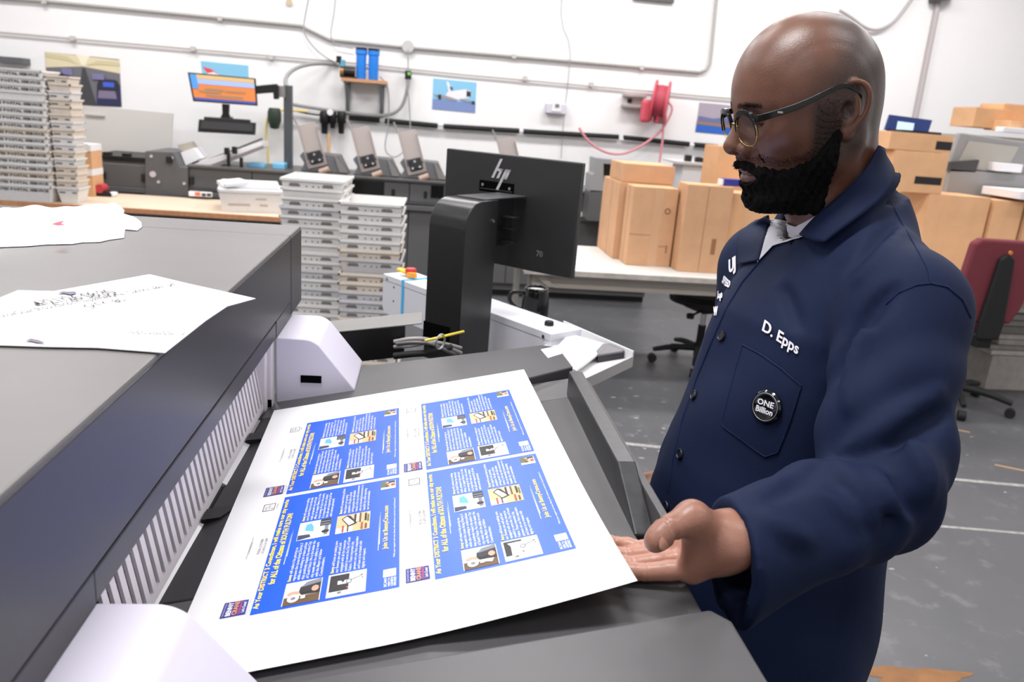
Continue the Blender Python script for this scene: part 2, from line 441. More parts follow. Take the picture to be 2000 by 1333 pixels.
top = sheet_pt(U, V).reshape(-1, 3); bot = sheet_pt(U, V, -.0003).reshape(-1, 3); n = nu * nv
q = [(j * nu + i, j * nu + i + 1, (j + 1) * nu + i + 1, (j + 1) * nu + i) for j in range(nv - 1) for i in range(nu - 1)]
rim = [j for j in range(nu)] + [j * nu + nu - 1 for j in range(1, nv)] + [(nv - 1) * nu + i for i in range(nu - 2, -1, -1)] + [j * nu for j in range(nv - 2, 0, -1)]
obj_from(np.vstack([top, bot]), [f[::-1] for f in q] + [tuple(i + n for i in f) for f in q] + [(a, b, b + n, a + n) for a, b in zip(rim, rim[1:] + rim[:1])], 'paper', PAPER, sheet, smooth=False)

CBLUE = mat('printed_royal_blue', (24, 88, 220), .33)
CYEL = mat('printed_yellow', (255, 224, 84), .5)
CWHT = mat('printed_white', (236, 240, 250), .5)
CRED = mat('printed_pink_red', (206, 96, 128), .5)
CNAVY = mat('printed_navy', (52, 52, 132), .5)
CORG = mat('printed_orange', (226, 150, 110), .5)
CGRY = mat('printed_grey', (52, 52, 55), .6)
PH = dict(w=mat('photo_white', (238, 236, 232), .5), k=mat('photo_black', (38, 36, 38), .5), b=mat('photo_brown', (96, 72, 46), .5), s=mat('photo_skin', (206, 156, 134), .5),
          g=mat('photo_grey', (120, 124, 136), .5), n=mat('photo_navy', (48, 56, 84), .5), c=mat('photo_cyan', (92, 170, 226), .5), t=mat('photo_tan', (214, 182, 136), .5), r=mat('photo_red', (176, 72, 60), .5), e=mat('photo_green', (96, 104, 70), .5), l=mat('photo_pale', (204, 208, 218), .5))
PK = list(PH)
def ell(cx, cy, rx, ry, n=14): return [(cx + rx * math.cos(2 * math.pi * i / n), cy + ry * math.sin(2 * math.pi * i / n)) for i in range(n)]
def rc(a, b, c, d): return [(a, c), (b, c), (b, d), (a, d)]
# the four pictures, in unit coordinates (x to the right along the reading direction, y up)
PIC_MAN = [('w', rc(0, 1, 0, 1)), ('b', rc(0, .34, .02, .98)), ('l', rc(.34, 1, .55, .98)), ('k', [(.34, .02), (.36, .52), (.5, .6), (.72, .58), (.9, .4), (.97, .02)]),
           ('g', [(.7, .56), (.92, .42), (.99, .04), (.82, .02)]), ('s', ell(.47, .74, .1, .17)), ('k', [(.42, .48), (.5, .6), (.56, .48), (.5, .1)]), ('w', ell(.25, .72, .17, .16)), ('g', ell(.25, .72, .07, .07)),
           ('w', rc(.18, .30, .40, .52)), ('s', ell(.55, .16, .13, .1))]
PIC_CAR = [('w', rc(0, 1, 0, 1)), ('l', rc(.0, 1, .6, 1)), ('w', [(.08, .16), (.1, .5), (.34, .8), (.9, .8), (.97, .2)]), ('c', [(.38, .52), (.6, .52), (.88, .62), (.84, .78), (.5, .80)]),
           ('n', [(.1, .58), (.26, .62), (.28, .98), (.02, .98)]), ('g', rc(.1, .95, .06, .18)), ('k', ell(.28, .14, .09, .12)), ('k', ell(.8, .14, .09, .12)), ('k', rc(.62, .98, .0, .34)), ('g', rc(.66, .72, .02, .32)), ('g', rc(.80, .86, .02, .32))]
PIC_HAT = [('w', rc(0, 1, 0, 1)), ('k', rc(.22, .94, .45, .95)), ('w', [(.5, .5), (.66, .5), (.66, .56), (.56, .60), (.66, .66), (.66, .74), (.5, .74)]), ('g', ell(.58, .45, .11, .08)), ('w', ell(.58, .45, .06, .05)), ('r', rc(.28, .36, .45, .50)),
           ('g', rc(.1, .18, .62, .72)), ('g', [(.62, .38), (.72, .14), (.74, .14), (.64, .40)]), ('k', ell(.76, .12, .025, .025)), ('k', ell(.64, .1, .02, .02))]
PIC_BOOK = [('t', rc(0, 1, 0, 1)), ('w', rc(.0, .3, .5, 1)), ('r', rc(.02, .4, .76, .82)), ('b', rc(.02, .38, .62, .67)), ('k', [(.3, .62), (.78, .86), (.96, .70), (.9, .6), (.42, .38)]), ('w', [(.36, .62), (.76, .82), (.88, .7), (.46, .44)]),
            ('k', rc(.46, .95, .42, .48)), ('w', rc(.5, .95, .34, .41)), ('b', rc(.46, .96, .27, .32)), ('t', rc(.4, .96, .18, .26)), ('k', rc(.5, .9, .10, .16)), ('e', rc(.44, .8, .03, .08)), ('r', rc(.05, .35, .2, .26)), ('b', rc(.05, .3, .08, .14))]
PIC_FAM = [('w', rc(0, 1, 0, 1)), ('e', rc(.25, 1, .4, 1)), ('t', ell(.45, .4, .18, .2)), ('b', ell(.35, .6, .14, .15)), ('r', rc(.3, .55, .05, .3)), ('n', rc(.6, .95, .05, .45)), ('s', ell(.75, .58, .1, .12)), ('w', rc(.55, .65, .1, .4))]
P1 = "Benny will make it his priority to\nrepresent the issues facing District 3\nwhile also working to create policies\nthat positively impact the entire City\nof South Fulton. He is the leader the\ncity needs with the ability to work\nwith the Mayor and fellow\nCouncilmembers."
P2 = "Benny will continue to making\nsure South Fulton has the best\nroads, proposed city and local\noffices, to support Benny. It is the\nmost energy of city in the county.\nIt is important that our citizens\nfeel safe and respected by all law\nenforcement personnel."
P3 = "Benny will focus on making sure\nour firemen are well paid and\nequipped with all the resources\nneeded to serve the City of South\nFulton. These important city\npartners are our first responders\nand have to be treated with\ndignity and respect."
P4 = "Benny will increase literacy policies\nthat support our growing\npopulation. His plan is about\nserving people with affordable\nhomes, in the city with homeowners\nwho are becoming homeowners in a\nbeautiful city, while respecting\nour current communities."
def card(ui, vi):
    u0, u1 = SU[2 * ui], SU[2 * ui + 1]; v0, v1 = SV[2 * vi], SV[2 * vi + 1]
    cw, ch = v1 - v0, u1 - u0
    def mp(st, h):   # st: (s along reading direction 0..1, t from the card's top 0..1)
        st = np.asarray(st, float); return sheet_pt(u0 + st[:, 1] * ch, v1 - st[:, 0] * cw, np.full(len(st), h))
    ns, nt = 18, 10
    S, T = np.meshgrid(np.linspace(0, 1, ns), np.linspace(0, 1, nt))
    base = obj_from(mp(np.stack([S.ravel(), T.ravel()], 1), .0003), [(j * ns + i, j * ns + i + 1, (j + 1) * ns + i + 1, (j + 1) * ns + i) for j in range(nt - 1) for i in range(ns - 1)], 'postcard', CBLUE, sheet)
    def put(items, name, m, h=.0006):
        for (vs, fs), s, t, in items:      # lettering in metres, lower left at (s,t)
            st = np.stack([s + vs[:, 0] / cw, t - vs[:, 1] / ch], 1)
            obj_from(mp(st, h), fs, name, m, base)
    def para(s_, s0, s1, t0, t1):
        vs, fs = fit_text(s_, (s1 - s0) * cw, (t1 - t0) * ch, bold=.006, spacing=1.0)
        return ((vs, fs), s0, t1)
    put([(fit_text("As Your DISTRICT 3 Councilman, I will make sure our city works", .93 * cw, .036 * ch * 1.35, bold=.03), .033, .058),
         (fit_text("for ALL of the Citizens of SOUTH FULTON!", .61 * cw, .036 * ch * 1.35, bold=.03), .196, .115),
         (fit_text("Join Us at BennyCrane.com", .40 * cw, .05 * ch, bold=.02), .308, .922)], 'headline_lettering', CYEL, .0007)
    ws = [para(P1, .19, .495, .205, .45), para(P2, .70, .965, .205, .455), para(P3, .192, .47, .508, .755), para(P4, .705, .985, .508, .75)]
    put(ws, 'body_lettering', CWHT)
    put([(fit_text("Benny", .048 * cw, .026 * ch, bold=.03), s, t) for s, t in ((.19, .232), (.70, .232), (.192, .534), (.705, .534))], 'name_lettering', CYEL, .0009)
    put([(fit_text("With your support and vote, Benny will continue to work for Council District 3", .545 * cw, .018 * ch, bold=.01), .231, .972),
         (fit_text("SCAN", .062 * cw, .020 * ch, bold=.02), .018, .912), (fit_text("HERE TO", .062 * cw, .014 * ch, bold=.02), .018, .934), (fit_text("LEARN", .062 * cw, .018 * ch, bold=.02), .018, .956), (fit_text("MORE!", .062 * cw, .018 * ch, bold=.02), .018, .978)], 'small_lettering', CWHT)
    line = lambda a, b, t, w: (np.array([[0, -w * ch], [(b - a) * cw, -.2 * w * ch], [(b - a) * cw, .2 * w * ch], [0, w * ch]]) * [1, 1], [(0, 1, 2, 3)])
    put([(line(.336, .60, .146, .0022), .336, .146), (line(.40, .638, .152, .0022), .40, .153), (line(.311, .62, .842, .0022), .311, .842), (line(.36, .66, .848, .0022), .36, .849)], 'ornament_rule', CWHT)
    for nm, pic, (s0, s1, t0, t1) in (('portrait_print', PIC_MAN, (.016, .176, .204, .458)), ('car_print', PIC_CAR, (.52, .685, .197, .451)), ('fire_helmet_print', PIC_HAT, (.016, .18, .5, .768)), ('book_print', PIC_BOOK, (.519, .686, .497, .765)), ('family_print', PIC_FAM, (.887, .977, .842, .97))):
        VS = []; FS = []; MI = []
        for k, (c_, poly) in enumerate(pic):
            st = np.array([(s0 + (s1 - s0) * x, t1 - (t1 - t0) * y) for x, y in poly]); FS.append(tuple(range(sum(map(len, VS)), sum(map(len, VS)) + len(poly)))); VS.append(mp(st, .0006 + .00008 * k)); MI.append(PK.index(c_))
        obj_from(np.vstack(VS), FS, nm, list(PH.values()), base, MI)
    code = np.array([(.088, .886), (.145, .886), (.145, .976), (.088, .976)])
    obj_from(mp(code, .0006), [(0, 1, 2, 3)], 'blank_code_square', CWHT, base)
    # mailing side left of the blue panel
    lg = np.array([(.015, -.202), (.12, -.202), (.116, -.037), (.014, -.032)])
    logo = obj_from(mp(lg, .0005), [(0, 1, 2, 3)], 'logo_block', CNAVY, base)
    k = 1.0
    put([(fit_text("BENNY", .092 * cw, .034 * ch, bold=.03), .021, -.135), (fit_text("Let's Come!", .07 * cw, .022 * ch, bold=.02), .03, -.046), (fit_text("* ELECT FOR CITY COUNCIL", .09 * cw, .008 * ch), .02, -.182)], 'logo_lettering', CWHT, .0009)
    put([(fit_text("CRANE", .092 * cw, .034 * ch, bold=.03), .021, -.094)], 'logo_lettering', CORG, .0009)
    put([(fit_text("COUNCILMAN D3", .088 * cw, .016 * ch, bold=.02), .022, -.072)], 'logo_lettering', CRED, .0009)
    fr = np.array([(.88, -.163), (.952, -.163), (.952, -.064), (.88, -.064), (.8835, -.158), (.9485, -.158), (.9485, -.069), (.8835, -.069)])
    obj_from(mp(fr, .0005), [(0, 1, 5, 4), (1, 2, 6, 5), (2, 3, 7, 6), (3, 0, 4, 7)], 'postage_box', INK, base)
    put([(fit_text("PRSRT STD\nU.S. POSTAGE\nPAID", .045 * cw, .07 * ch), .893, -.075), (fit_text("ECRWSS", .05 * cw, .012 * ch), .89, -.038), (fit_text("POSTAL CUSTOMER\nATLANTA GA 30349", .135 * cw, .055 * ch), .466, -.035), (fit_text("***** ECRWSSEDDM *****", .19 * cw, .016 * ch), .44, -.15), (fit_text("Paid for by the committee\nto elect  PO Box 120", .1 * cw, .022 * ch), .015, -.006)], 'mailing_lettering', CGRY, .0005)
for ui in (0, 1):
    for vi in (0, 1):
        card(ui, vi)

# ------------------------------------------------------------------ papers and bag on the hood
HZ = ZT
def hz(p, h=0.0): 
    v = at_z(p[0], p[1], HZ + .0012 + h); return v
def paper_poly(name, pix, h, label, curl=0.0):
    root = empty(name, (0, 0, 0), label, 'paper')
    pts = [hz(p, h) for p in pix]
    m = MB().prism([(p.x, p.y) for p in pts], 'z', HZ + h + .0002, HZ + h + .0012)
    m.build('paper_sheet', PAPER, root)
    return root
pa = paper_poly('job_paper', [(-190, 660), (35, 567), (104, 569), (250, 590), (88, 677), (0, 674), (-190, 690)], 0.0002, 'white paper half under the job ticket on the press hood')
pb = paper_poly('job_ticket', [(104, 569), (292, 536), (372, 555), (499, 583), (444, 598), (402, 626), (322, 689), (191, 679), (88, 677), (-120, 670), (-120, 622)], .0016, 'white job ticket with printed date lying over the hood edge')
def ticket_text(s, p, q, hpx, h=.0045):
    a, b = hz(p, h - .001), hz(q, h - .001); d = (b - a); w = d.length; d.normalize(); up = Vector((-d.y, d.x, 0))
    if up.y < 0 and up.x < 0: pass
    vs, fs = fit_text(s, w, hpx, bold=.005)
    return [a + d * x + up * y for x, y in vs], fs
TT = [("4/21/26 08:30", (80, 598), (232, 572), .026), ("ColorStar Postcards Cap20260421 5x9x2 28th.pdf", (-8, 624), (354, 557), .018), ("QTY  80", (176, 602), (252, 588), .018)]
GPR = mat('grey_print', (64, 62, 66), .7)
for a_ in TT:
    vs, fs = ticket_text(*a_); obj_from(vs, fs, 'ticket_lettering', GPR, pb)
vs, fs = fit_text("E  920507.001", (hz((258, 645)) - hz((362, 648))).length, .012)
a, b = hz((362, 650), .004), hz((256, 646), .004); d = (b - a).normalized(); up = Vector((-d.y, d.x, 0))
obj_from([a + d * x + up * y for x, y in vs], fs, 'ticket_lettering', GPR, pb)
def blob_print(name, pix, parent, m, h=.0045):
    pts = [hz(p, h - .0012) for p in pix]
    return obj_from(pts, [tuple(range(len(pts)))], name, m, parent)
blob_print('pen_scribble', [(45, 668), (60, 661), (75, 664), (92, 671), (70, 669), (58, 666)], pb, mat('violet_grey_print', (112, 102, 118), .7))
blob_print('pen_scribble', [(112, 574), (122, 569), (135, 570), (146, 569), (150, 573), (138, 576), (125, 573)], pb, MATS['violet_grey_print'])

bagpix = [(-60, 488), (-60, 420), (0, 417), (40, 414), (75, 408), (100, 410), (140, 411), (170, 408), (205, 409), (235, 404), (243, 409), (240, 419), (258, 431), (276, 432), (277, 441), (268, 448), (244, 446), (242, 462), (212, 466), (195, 470), (160, 471), (140, 474), (90, 475), (55, 478), (0, 480)]
bp_ = [at_z(*p, HZ + .004) for p in bagpix]; N = len(bp_); cx = sum(p.x for p in bp_) / N; cy = sum(p.y for p in bp_) / N
dense = []
for a, b in zip(bp_, bp_[1:] + bp_[:1]):
    for k in range(5): dense.append(a.lerp(b, k / 5))
N = len(dense); K = 22; VS = []; FS = []
for k in range(K + 1):
    r = k / K
    for i, p in enumerate(dense):
        x = cx + (p.x - cx) * r; y = cy + (p.y - cy) * r
        w = .5 * math.sin(23 * x + 9 * y) + .4 * math.sin(41 * x - 27 * y + 1) + .3 * math.sin(70 * y + 15 * x) + .25 * math.sin(93 * x + 60 * y)
        z = HZ + .0015 + .020 * (1 - r ** 4) + .0075 * w * (1 - r ** 6) + .004 * (1 - r ** 2)
        VS.append((x, y, max(z, HZ + .0012)))
for k in range(K):
    for i in range(N): FS.append((k * N + i, k * N + (i + 1) % N, (k + 1) * N + (i + 1) % N, (k + 1) * N + i))
bag = empty('plastic_bag', (0, 0, 0), 'crumpled white plastic bag lying on the press hood', 'bag')
BAGM = mat('white_bag_plastic', (240, 240, 242), .35)
obj_from(VS, FS, 'bag_body', BAGM, bag, smooth=True)
mk = [at_z(*p, HZ + .034) for p in ((100, 438), (112, 434), (126, 431), (120, 437), (128, 440), (112, 441))]
obj_from(mk, [tuple(range(6))], 'red_print', mat('red_print', (200, 60, 84), .6), bag)
# ------------------------------------------------------------------ operator console behind the tray
WD = Vector((.77544, -.63143, 0)); DD = Vector((.63143, .77544, 0)); ZV = Vector((0, 0, 1))
def frame(o, x=WD, y=DD):
    z = x.cross(y); return Matrix(((x.x, y.x, z.x, o[0]), (x.y, y.y, z.y, o[1]), (x.z, y.z, z.z, o[2]), (0, 0, 0, 1)))
stand = empty('monitor_stand', (0.095, 2.0, 1.02), 'black bent-metal monitor column with rounded top behind the tray', 'stand')
FRP = (.095, 1.942, 0); MC = frame((.095, 1.942, 0))
MCi = MC
SATIN = mat('satin_black_metal', (30, 30, 31), .30)
def profile_solid(prof, a, b, name, m, root, **k):
    """prof in (depth along DD, z), extruded along -WD.. from a to b"""
    mb = MB().prism(prof, 'x', a, b); mb.v = [tuple(MC @ Vector(p)) for p in mb.v]
    o = mb.build(name, m, None, **k); return keep(o, root)
colp = [(0, 1.0), (0, 1.355)] + [(.07 - .07 * math.cos(t), 1.355 + .07 * math.sin(t)) for t in np.linspace(0, math.pi / 2, 10)[1:]] + [(.14, 1.425), (.14, 1.0)]
profile_solid(colp, -.115, 0, 'column', SATIN, stand, bevel=.002, smooth=40)
mpl = MB().box(-.10, -.008, .09, .285, 1.425, 1.4285, MC).build('mount_plate', mat('grey_mount_plate', (72, 72, 74), .4), None, bevel=.0008); keep(mpl, stand)
arm = MB().box(-.095, -.012, .14, .23, 1.30, 1.424, MC); keep(arm.build('mount_arm', BLACK), stand)
for i, zz in enumerate((1.31, 1.345, 1.375)):
    br = MB().box(-.012, .03, .17, .20, zz, zz + .006, MC); keep(br.build('mount_rib', BLACK, bevel=.001), stand)
for a, b, c in ((-.0, .115, 1.385),):
    s_ = MB().cyl(MC @ Vector((0, .118, 1.372)), MC @ Vector((.004, .118, 1.372)), .0045, 12); keep(s_.build('screw', CHROME, smooth=40), stand)
keep(MB().box(-.118, -.03, -.001, .02, 1.035, 1.10, MC).build('cable_opening', DARKHOLE), stand)

# monitor seen from behind
MA = Vector((.047, 2.354, 0)); MM = frame((.047, 2.354, 0))
mon = empty('desktop_monitor', (.22, 2.21, 1.21), 'black flat monitor seen from behind with silver slanted logo', 'monitor')
keep(MB().box(0, .451, 0, .022, 1.222, 1.533, MM).build('back_shell', mat('monitor_black', (40, 40, 41), .38, bump=.03, bscale=900), None, bevel=.004, seg=3), mon)
keep(MB().box(.004, .447, .022, .026, 1.232, 1.529, MM).build('screen', mat('screen_glass', (10, 11, 14), .1), None), mon)
keep(MB().box(.126, .245, -.0006, .004, 1.425, 1.456, MM).build('mount_recess', DARKHOLE, None), mon)
keep(MB().box(.131, .240, -.003, .0, 1.431, 1.4345, MM).build('mount_bracket', mat('bracket_black', (30, 30, 31), .3), None, bevel=.001), mon)
for xx, zz in ((.140, 1.444), (.232, 1.442)):
    keep(MB().cyl(MM @ Vector((xx, .001, zz)), MM @ Vector((xx, -.005, zz)), .0042, 12).build('screw', CHROME, smooth=40), mon)
SILV = mat('silver_logo', (214, 214, 216), .3, metal=.5)
lg = MB()
def slash(x0, z0, x1, z1, w=.0085):
    lg.add([MM @ Vector(p) for p in ((x0, -.0012, z0), (x0 + w, -.0012, z0), (x1 + w, -.0012, z1), (x1, -.0012, z1), (x0, .001, z0), (x0 + w, .001, z0), (x1 + w, .001, z1), (x1, .001, z1))],
           [(0, 1, 2, 3), (7, 6, 5, 4), (0, 4, 5, 1), (1, 5, 6, 2), (2, 6, 7, 3), (3, 7, 4, 0)])
# four slanted strokes with two joined tops
LX, LZ = .166, 1.466
slash(LX, LZ, LX + .026, LZ + .054)
slash(LX + .017, LZ, LX + .030, LZ + .027)
slash(LX + .017, LZ - .034, LX + .046, LZ + .027)
slash(LX + .043, LZ, LX + .056, LZ + .027)
lg.add([MM @ Vector(p) for p in ((LX + .017, -.0012, LZ + .020), (LX + .036, -.0012, LZ + .020), (LX + .038, -.0012, LZ + .027), (LX + .020, -.0012, LZ + .027))], [(0, 1, 2, 3)])
lg.add([MM @ Vector(p) for p in ((LX + .044, -.0012, LZ + .020), (LX + .062, -.0012, LZ + .020), (LX + .064, -.0012, LZ + .027), (LX + .047, -.0012, LZ + .027))], [(0, 1, 2, 3)])
lg.add([MM @ Vector(p) for p in ((LX + .038, -.0012, LZ), (LX + .048, -.0012, LZ), (LX + .051, -.0012, LZ + .006), (LX + .041, -.0012, LZ + .006))], [(0, 1, 2, 3)])
keep(lg.build('logo', SILV), mon)
vs, fs = fit_text('70', .020, .016)
keep(obj_from([MM @ Vector((.335 + x, -.0008, 1.268 + y)) for x, y in vs], fs, 'model_mark', mat('grey_mark', (126, 126, 128), .4), None), mon)
cb = MB()
for k in range(3):
    a = MM @ Vector((.19 + .012 * k, -.004, 1.315 - .004 * k)); b = MM @ Vector((.15 + .01 * k, -.07, 1.29 + .004 * k)); c = MM @ Vector((.12, -.10, 1.24)); d = MM @ Vector((.115, -.12, 1.16))
    cb.tube([a, a.lerp(b, .5) + Vector((0, 0, .018)), b, c, d], .0042, 8, smooth=2)
tag(cb.build('monitor_cable', mat('grey_black_cable', (70, 70, 72), .35), None, smooth=60), 'dark cables looping from the back of the flat monitor', 'cable')

# pale grey control box
CX = Vector((.5805, -.8142, 0)); CY = Vector((.8142, .5805, 0))
CA = Vector((-.140, 2.645, 0)); CM = frame((CA.x, CA.y, 0), CX, CY); CL = .826; CWD = .115
ctl = empty('control_box', (.1, 2.35, .96), 'long pale grey control box behind the monitor column', 'control box')
prof = [(.0, .985)] + [(.03 - .03 * math.cos(t), .985 - .03 * math.sin(t)) for t in np.linspace(0, math.pi / 2, 6)[1:]] + [(CL, .955), (CL, 1.09), (.006, 1.09), (0, 1.084)]
m_ = MB().prism(prof, 'y', 0, CWD); m_.v = [tuple(CM @ Vector(p)) for p in m_.v]
CBM = mat('pale_grey_powder_coat', (214, 214, 222), .5, bump=.03, bscale=700)
keep(m_.build('housing', CBM, None, bevel=.002), ctl)
keep(MB().box(.004, CL + .001, -.0015, CWD + .001, 1.072, 1.0915, CM).build('lid', CBM, None, bevel=.001), ctl)
for xx in (.03, .47, .80):
    keep(MB().cyl(CM @ Vector((xx, -.0005, 1.079)), CM @ Vector((xx, -.004, 1.079)), .005, 12).build('screw', CHROME, smooth=40), ctl)
for zz in (1.058, 1.01):
    keep(MB().cyl(CM @ Vector((.07, .001, zz)), CM @ Vector((.07, -.001, zz)), .0035, 10).build('screw_hole', BLACK), ctl)
keep(MB().lathe([(0, .012), (.011, .012), (.013, .009), (.013, 0), (0, 0)], n=20, M=CM @ Matrix.Translation((.755, .06, 1.0915))).build('knob', RUBBER, smooth=50), ctl)
STR = MB().box(.118, .131, -.003, CWD + .003, .95, 1.0945, CM); keep(STR.build('strap', mat('sky_blue_strap', (70, 176, 232), .5), None, bevel=.001), ctl)
keep(MB().box(.35, .50, .02, .10, .5, .955, CM).build('support_post', TRAYD), ctl)
keep(MB().box(.40, .74, CWD, CWD + .17, .955, .967, CM).build('rear_shelf', CBM), ctl)
est = empty('emergency_stop', tuple(CM @ Vector((.085, .05, 1.0945))), 'red emergency stop button with yellow wings on the grey control box', 'emergency stop')
EM = CM @ Matrix.Translation((.085, .055, 1.0915))
YEL = mat('safety_yellow', (236, 190, 46), .45)
keep(MB().lathe([(0, .030), (.016, .030), (.019, .024), (.019, .014), (.012, .012), (.012, 0), (0, 0)], n=20, M=EM).build('red_button', mat('safety_red', (196, 54, 52), .4), smooth=50), est)
w1 = MB().box(-.055, -.012, -.012, .014, .004, .012, EM @ Euler((0, .25, .4)).to_matrix().to_4x4()).box(-.040, -.012, -.010, .012, .008, .022, EM)
keep(w1.build('yellow_wing', YEL, None, bevel=.003), est)
w2 = MB().box(.008, .052, -.022, -.008, .000, .018, EM @ Euler((0, -.15, 0)).to_matrix().to_4x4())
keep(w2.build('orange_wing', mat('safety_orange', (240, 160, 40), .45), None, bevel=.003), est)

# black duct with cables
duct = empty('cable_duct', (-.12, 1.76, 1.05), 'open black cable duct leading to the monitor column', 'cable duct')
da, db = Vector((-.235, 1.735, 0)), Vector((-.040, 1.765, 0))
zt0, zt1 = 1.128, 1.152
def quadbox(p, q, y1, z0p, z1p, z0q, z1q):
    mb = MB(); return mb.add([(p.x, p.y, z0p), (q.x, q.y, z0q), (q.x, q.y + y1, z0q), (p.x, p.y + y1, z0p), (p.x, p.y, z1p), (q.x, q.y, z1q), (q.x, q.y + y1, z1q), (p.x, p.y + y1, z1p)],
        [(0, 3, 2, 1), (4, 5, 6, 7), (0, 1, 5, 4), (1, 2, 6, 5), (2, 3, 7, 6), (3, 0, 4, 7)])
keep(quadbox(da, db, .10, 1.055, zt0, 1.078, zt1).build('duct_body', BLACK), duct)
keep(quadbox(da + Vector((-.02, -.002, 0)), Vector((.0, 1.775, 0)), .105, zt0, zt0 + .003, zt1 + .004, zt1 + .007).build('duct_lid', mat('grey_duct_lid', (120, 118, 116), .45), None, bevel=.001), duct)
GC = mat('pale_grey_cable', (150, 148, 146), .4)
def cable(pix, m, r, name, label):
    pts = [at_d(*p) for p in pix]
    o = MB().tube(pts, r, 8, smooth=2).build(name, m, None, smooth=60); tag(o, label, 'cable'); return o
cable([(770, 668, 1.80), (800, 662, 1.79), (835, 662, 1.80), (868, 676, 1.84), (900, 690, 1.92)], GC, .005, 'grey_cable', 'upper thick grey cable running from the duct to the column')
cable([(770, 678, 1.80), (805, 676, 1.78), (838, 668, 1.79), (870, 672, 1.84), (900, 680, 1.92)], GC, .0045, 'grey_cable', 'lower grey cable running from the duct to the column')
cable([(774, 672, 1.79), (815, 668, 1.775), (850, 674, 1.79), (868, 684, 1.83), (890, 692, 1.9)], mat('mid_grey_cable', (104, 102, 100), .4), .004, 'grey_cable', 'darker grey cable in the middle of the cable bundle')
cable([(830, 666, 1.772), (852, 661, 1.772), (880, 654, 1.80), (905, 648, 1.9)], mat('yellow_cable', (232, 206, 60), .45), .0032, 'yellow_cable', 'yellow earth cable crossing the grey cable bundle')
cable([(770, 696, 1.79), (800, 692, 1.78), (840, 690, 1.80), (880, 678, 1.86)], RUBBER, .008, 'black_cable', 'thick black cable below the grey cable bundle')
tie = MB(); cpt = at_d(860, 668, 1.785)
tie.tube([cpt + Vector((.010 * math.cos(t), .018 * math.cos(t + .6), .020 * math.sin(t))) for t in np.linspace(0, 2 * math.pi, 25)], .0022, 6)
tag(tie.build('cable_tie', mat('grey_tie', (170, 170, 172), .4), None, smooth=60), 'grey ring tie around the cable bundle', 'cable tie')

# white side tray with papers and a dark wallet
stray = empty('side_tray', (.40, 1.87, 1.05), 'white side tray with papers beside the grey control box', 'tray')
tp = [at_z(*p, 1.085) for p in ((1100, 628), (1236, 687), (1110, 744), (1020, 690))]
poly = [(p.x, p.y) for p in tp]
keep(MB().prism(poly, 'z', 1.052, 1.058).build('tray_floor', WHITE, None), stray)
def wallseg(a, b, z0, z1, t=.004):
    a = Vector(a); b = Vector(b); d = (b - a).normalized(); n = Vector((-d.y, d.x)) * t
    return MB().prism([tuple(a), tuple(b), tuple(b + n), tuple(a + n)], 'z', z0, z1)
keep(wallseg(poly[0], poly[1], 1.045, 1.086).build('tray_rim', WHITE), stray)
keep(wallseg(poly[1], poly[2], 1.045, 1.073).build('tray_rim', mat('tray_rim_grey', (176, 174, 174), .5)), stray)
keep(wallseg(poly[2], poly[3], 1.045, 1.073).build('tray_rim', WHITE), stray)
fp = [at_z(*p, 1.078) for p in ((1112, 650), (1190, 676), (1172, 690), (1140, 714), (1128, 716), (1075, 690))]
VS = [(p.x, p.y, 1.076 + h) for p, h in zip(fp, (0, .004, .006, .004, -.004, 0))]
n = len(VS)
obj_from(VS + [(x, y, z - .006) for x, y, z in VS], [tuple(range(n)), tuple(range(n, 2 * n))[::-1]] + [(i, n + i, n + (i + 1) % n, (i + 1) % n) for i in range(n)], 'loose_paper', PAPER, None)
tag(bpy.data.objects['loose_paper'], 'curling white papers in the white side tray', 'paper')
wlt = [at_z(*p, 1.075) for p in ((1165, 689), (1178, 675), (1198, 674), (1221, 681), (1219, 689), (1168, 697))]
wo = empty('notebook', tuple(wlt[0]), 'small black notebook under papers in the white side tray', 'notebook')
keep(MB().prism([(p.x, p.y) for p in wlt], 'z', 1.058, 1.076).build('notebook_body', mat('black_leatherette', (30, 29, 32), .4), None, bevel=.001), wo)
keep(MB().prism([(p.x * .985 + .005, p.y * .985 + .027) for p in wlt], 'z', 1.0755, 1.080).build('notebook_pages', mat('grey_pages', (120, 118, 122), .6), None), wo)

# black mug on the shelf behind the control box
mug = empty('coffee_mug', tuple(CM @ Vector((.60, CWD + .08, .967))), 'black glossy mug with handle behind the grey control box', 'mug')
mc = at_d(1048, 562, 2.50)
MG = mat('glossy_black_ceramic', (20, 20, 22), .12)
prof = [(0, -.12), (.036, -.12), (.0445, -.09), (.0445, -.05), (.040, -.012), (.0375, 0), (.034, .0015), (.0315, -.001), (.032, -.02), (.0, -.02)]
keep(MB().lathe(prof, (mc.x, mc.y, mc.z), 36).build('mug_body', MG, smooth=60), mug)
keep(MB().lathe([(0, -.007), (.0318, -.007), (.0318, -.012), (0, -.012)], (mc.x, mc.y, mc.z), 28).build('milk_surface', mat('milk_white', (226, 224, 222), .4)), mug)
hd = (Vector((-1, .12, 0))).normalized()
keep(MB().tube([mc + hd * .040 + Vector((0, 0, -.02)), mc + hd * .075 + Vector((0, 0, -.018)), mc + hd * .088 + Vector((0, 0, -.04)), mc + hd * .07 + Vector((0, 0, -.066)), mc + hd * .042 + Vector((0, 0, -.075))], .0065, 10, smooth=2).build('mug_handle', MG, smooth=60), mug)
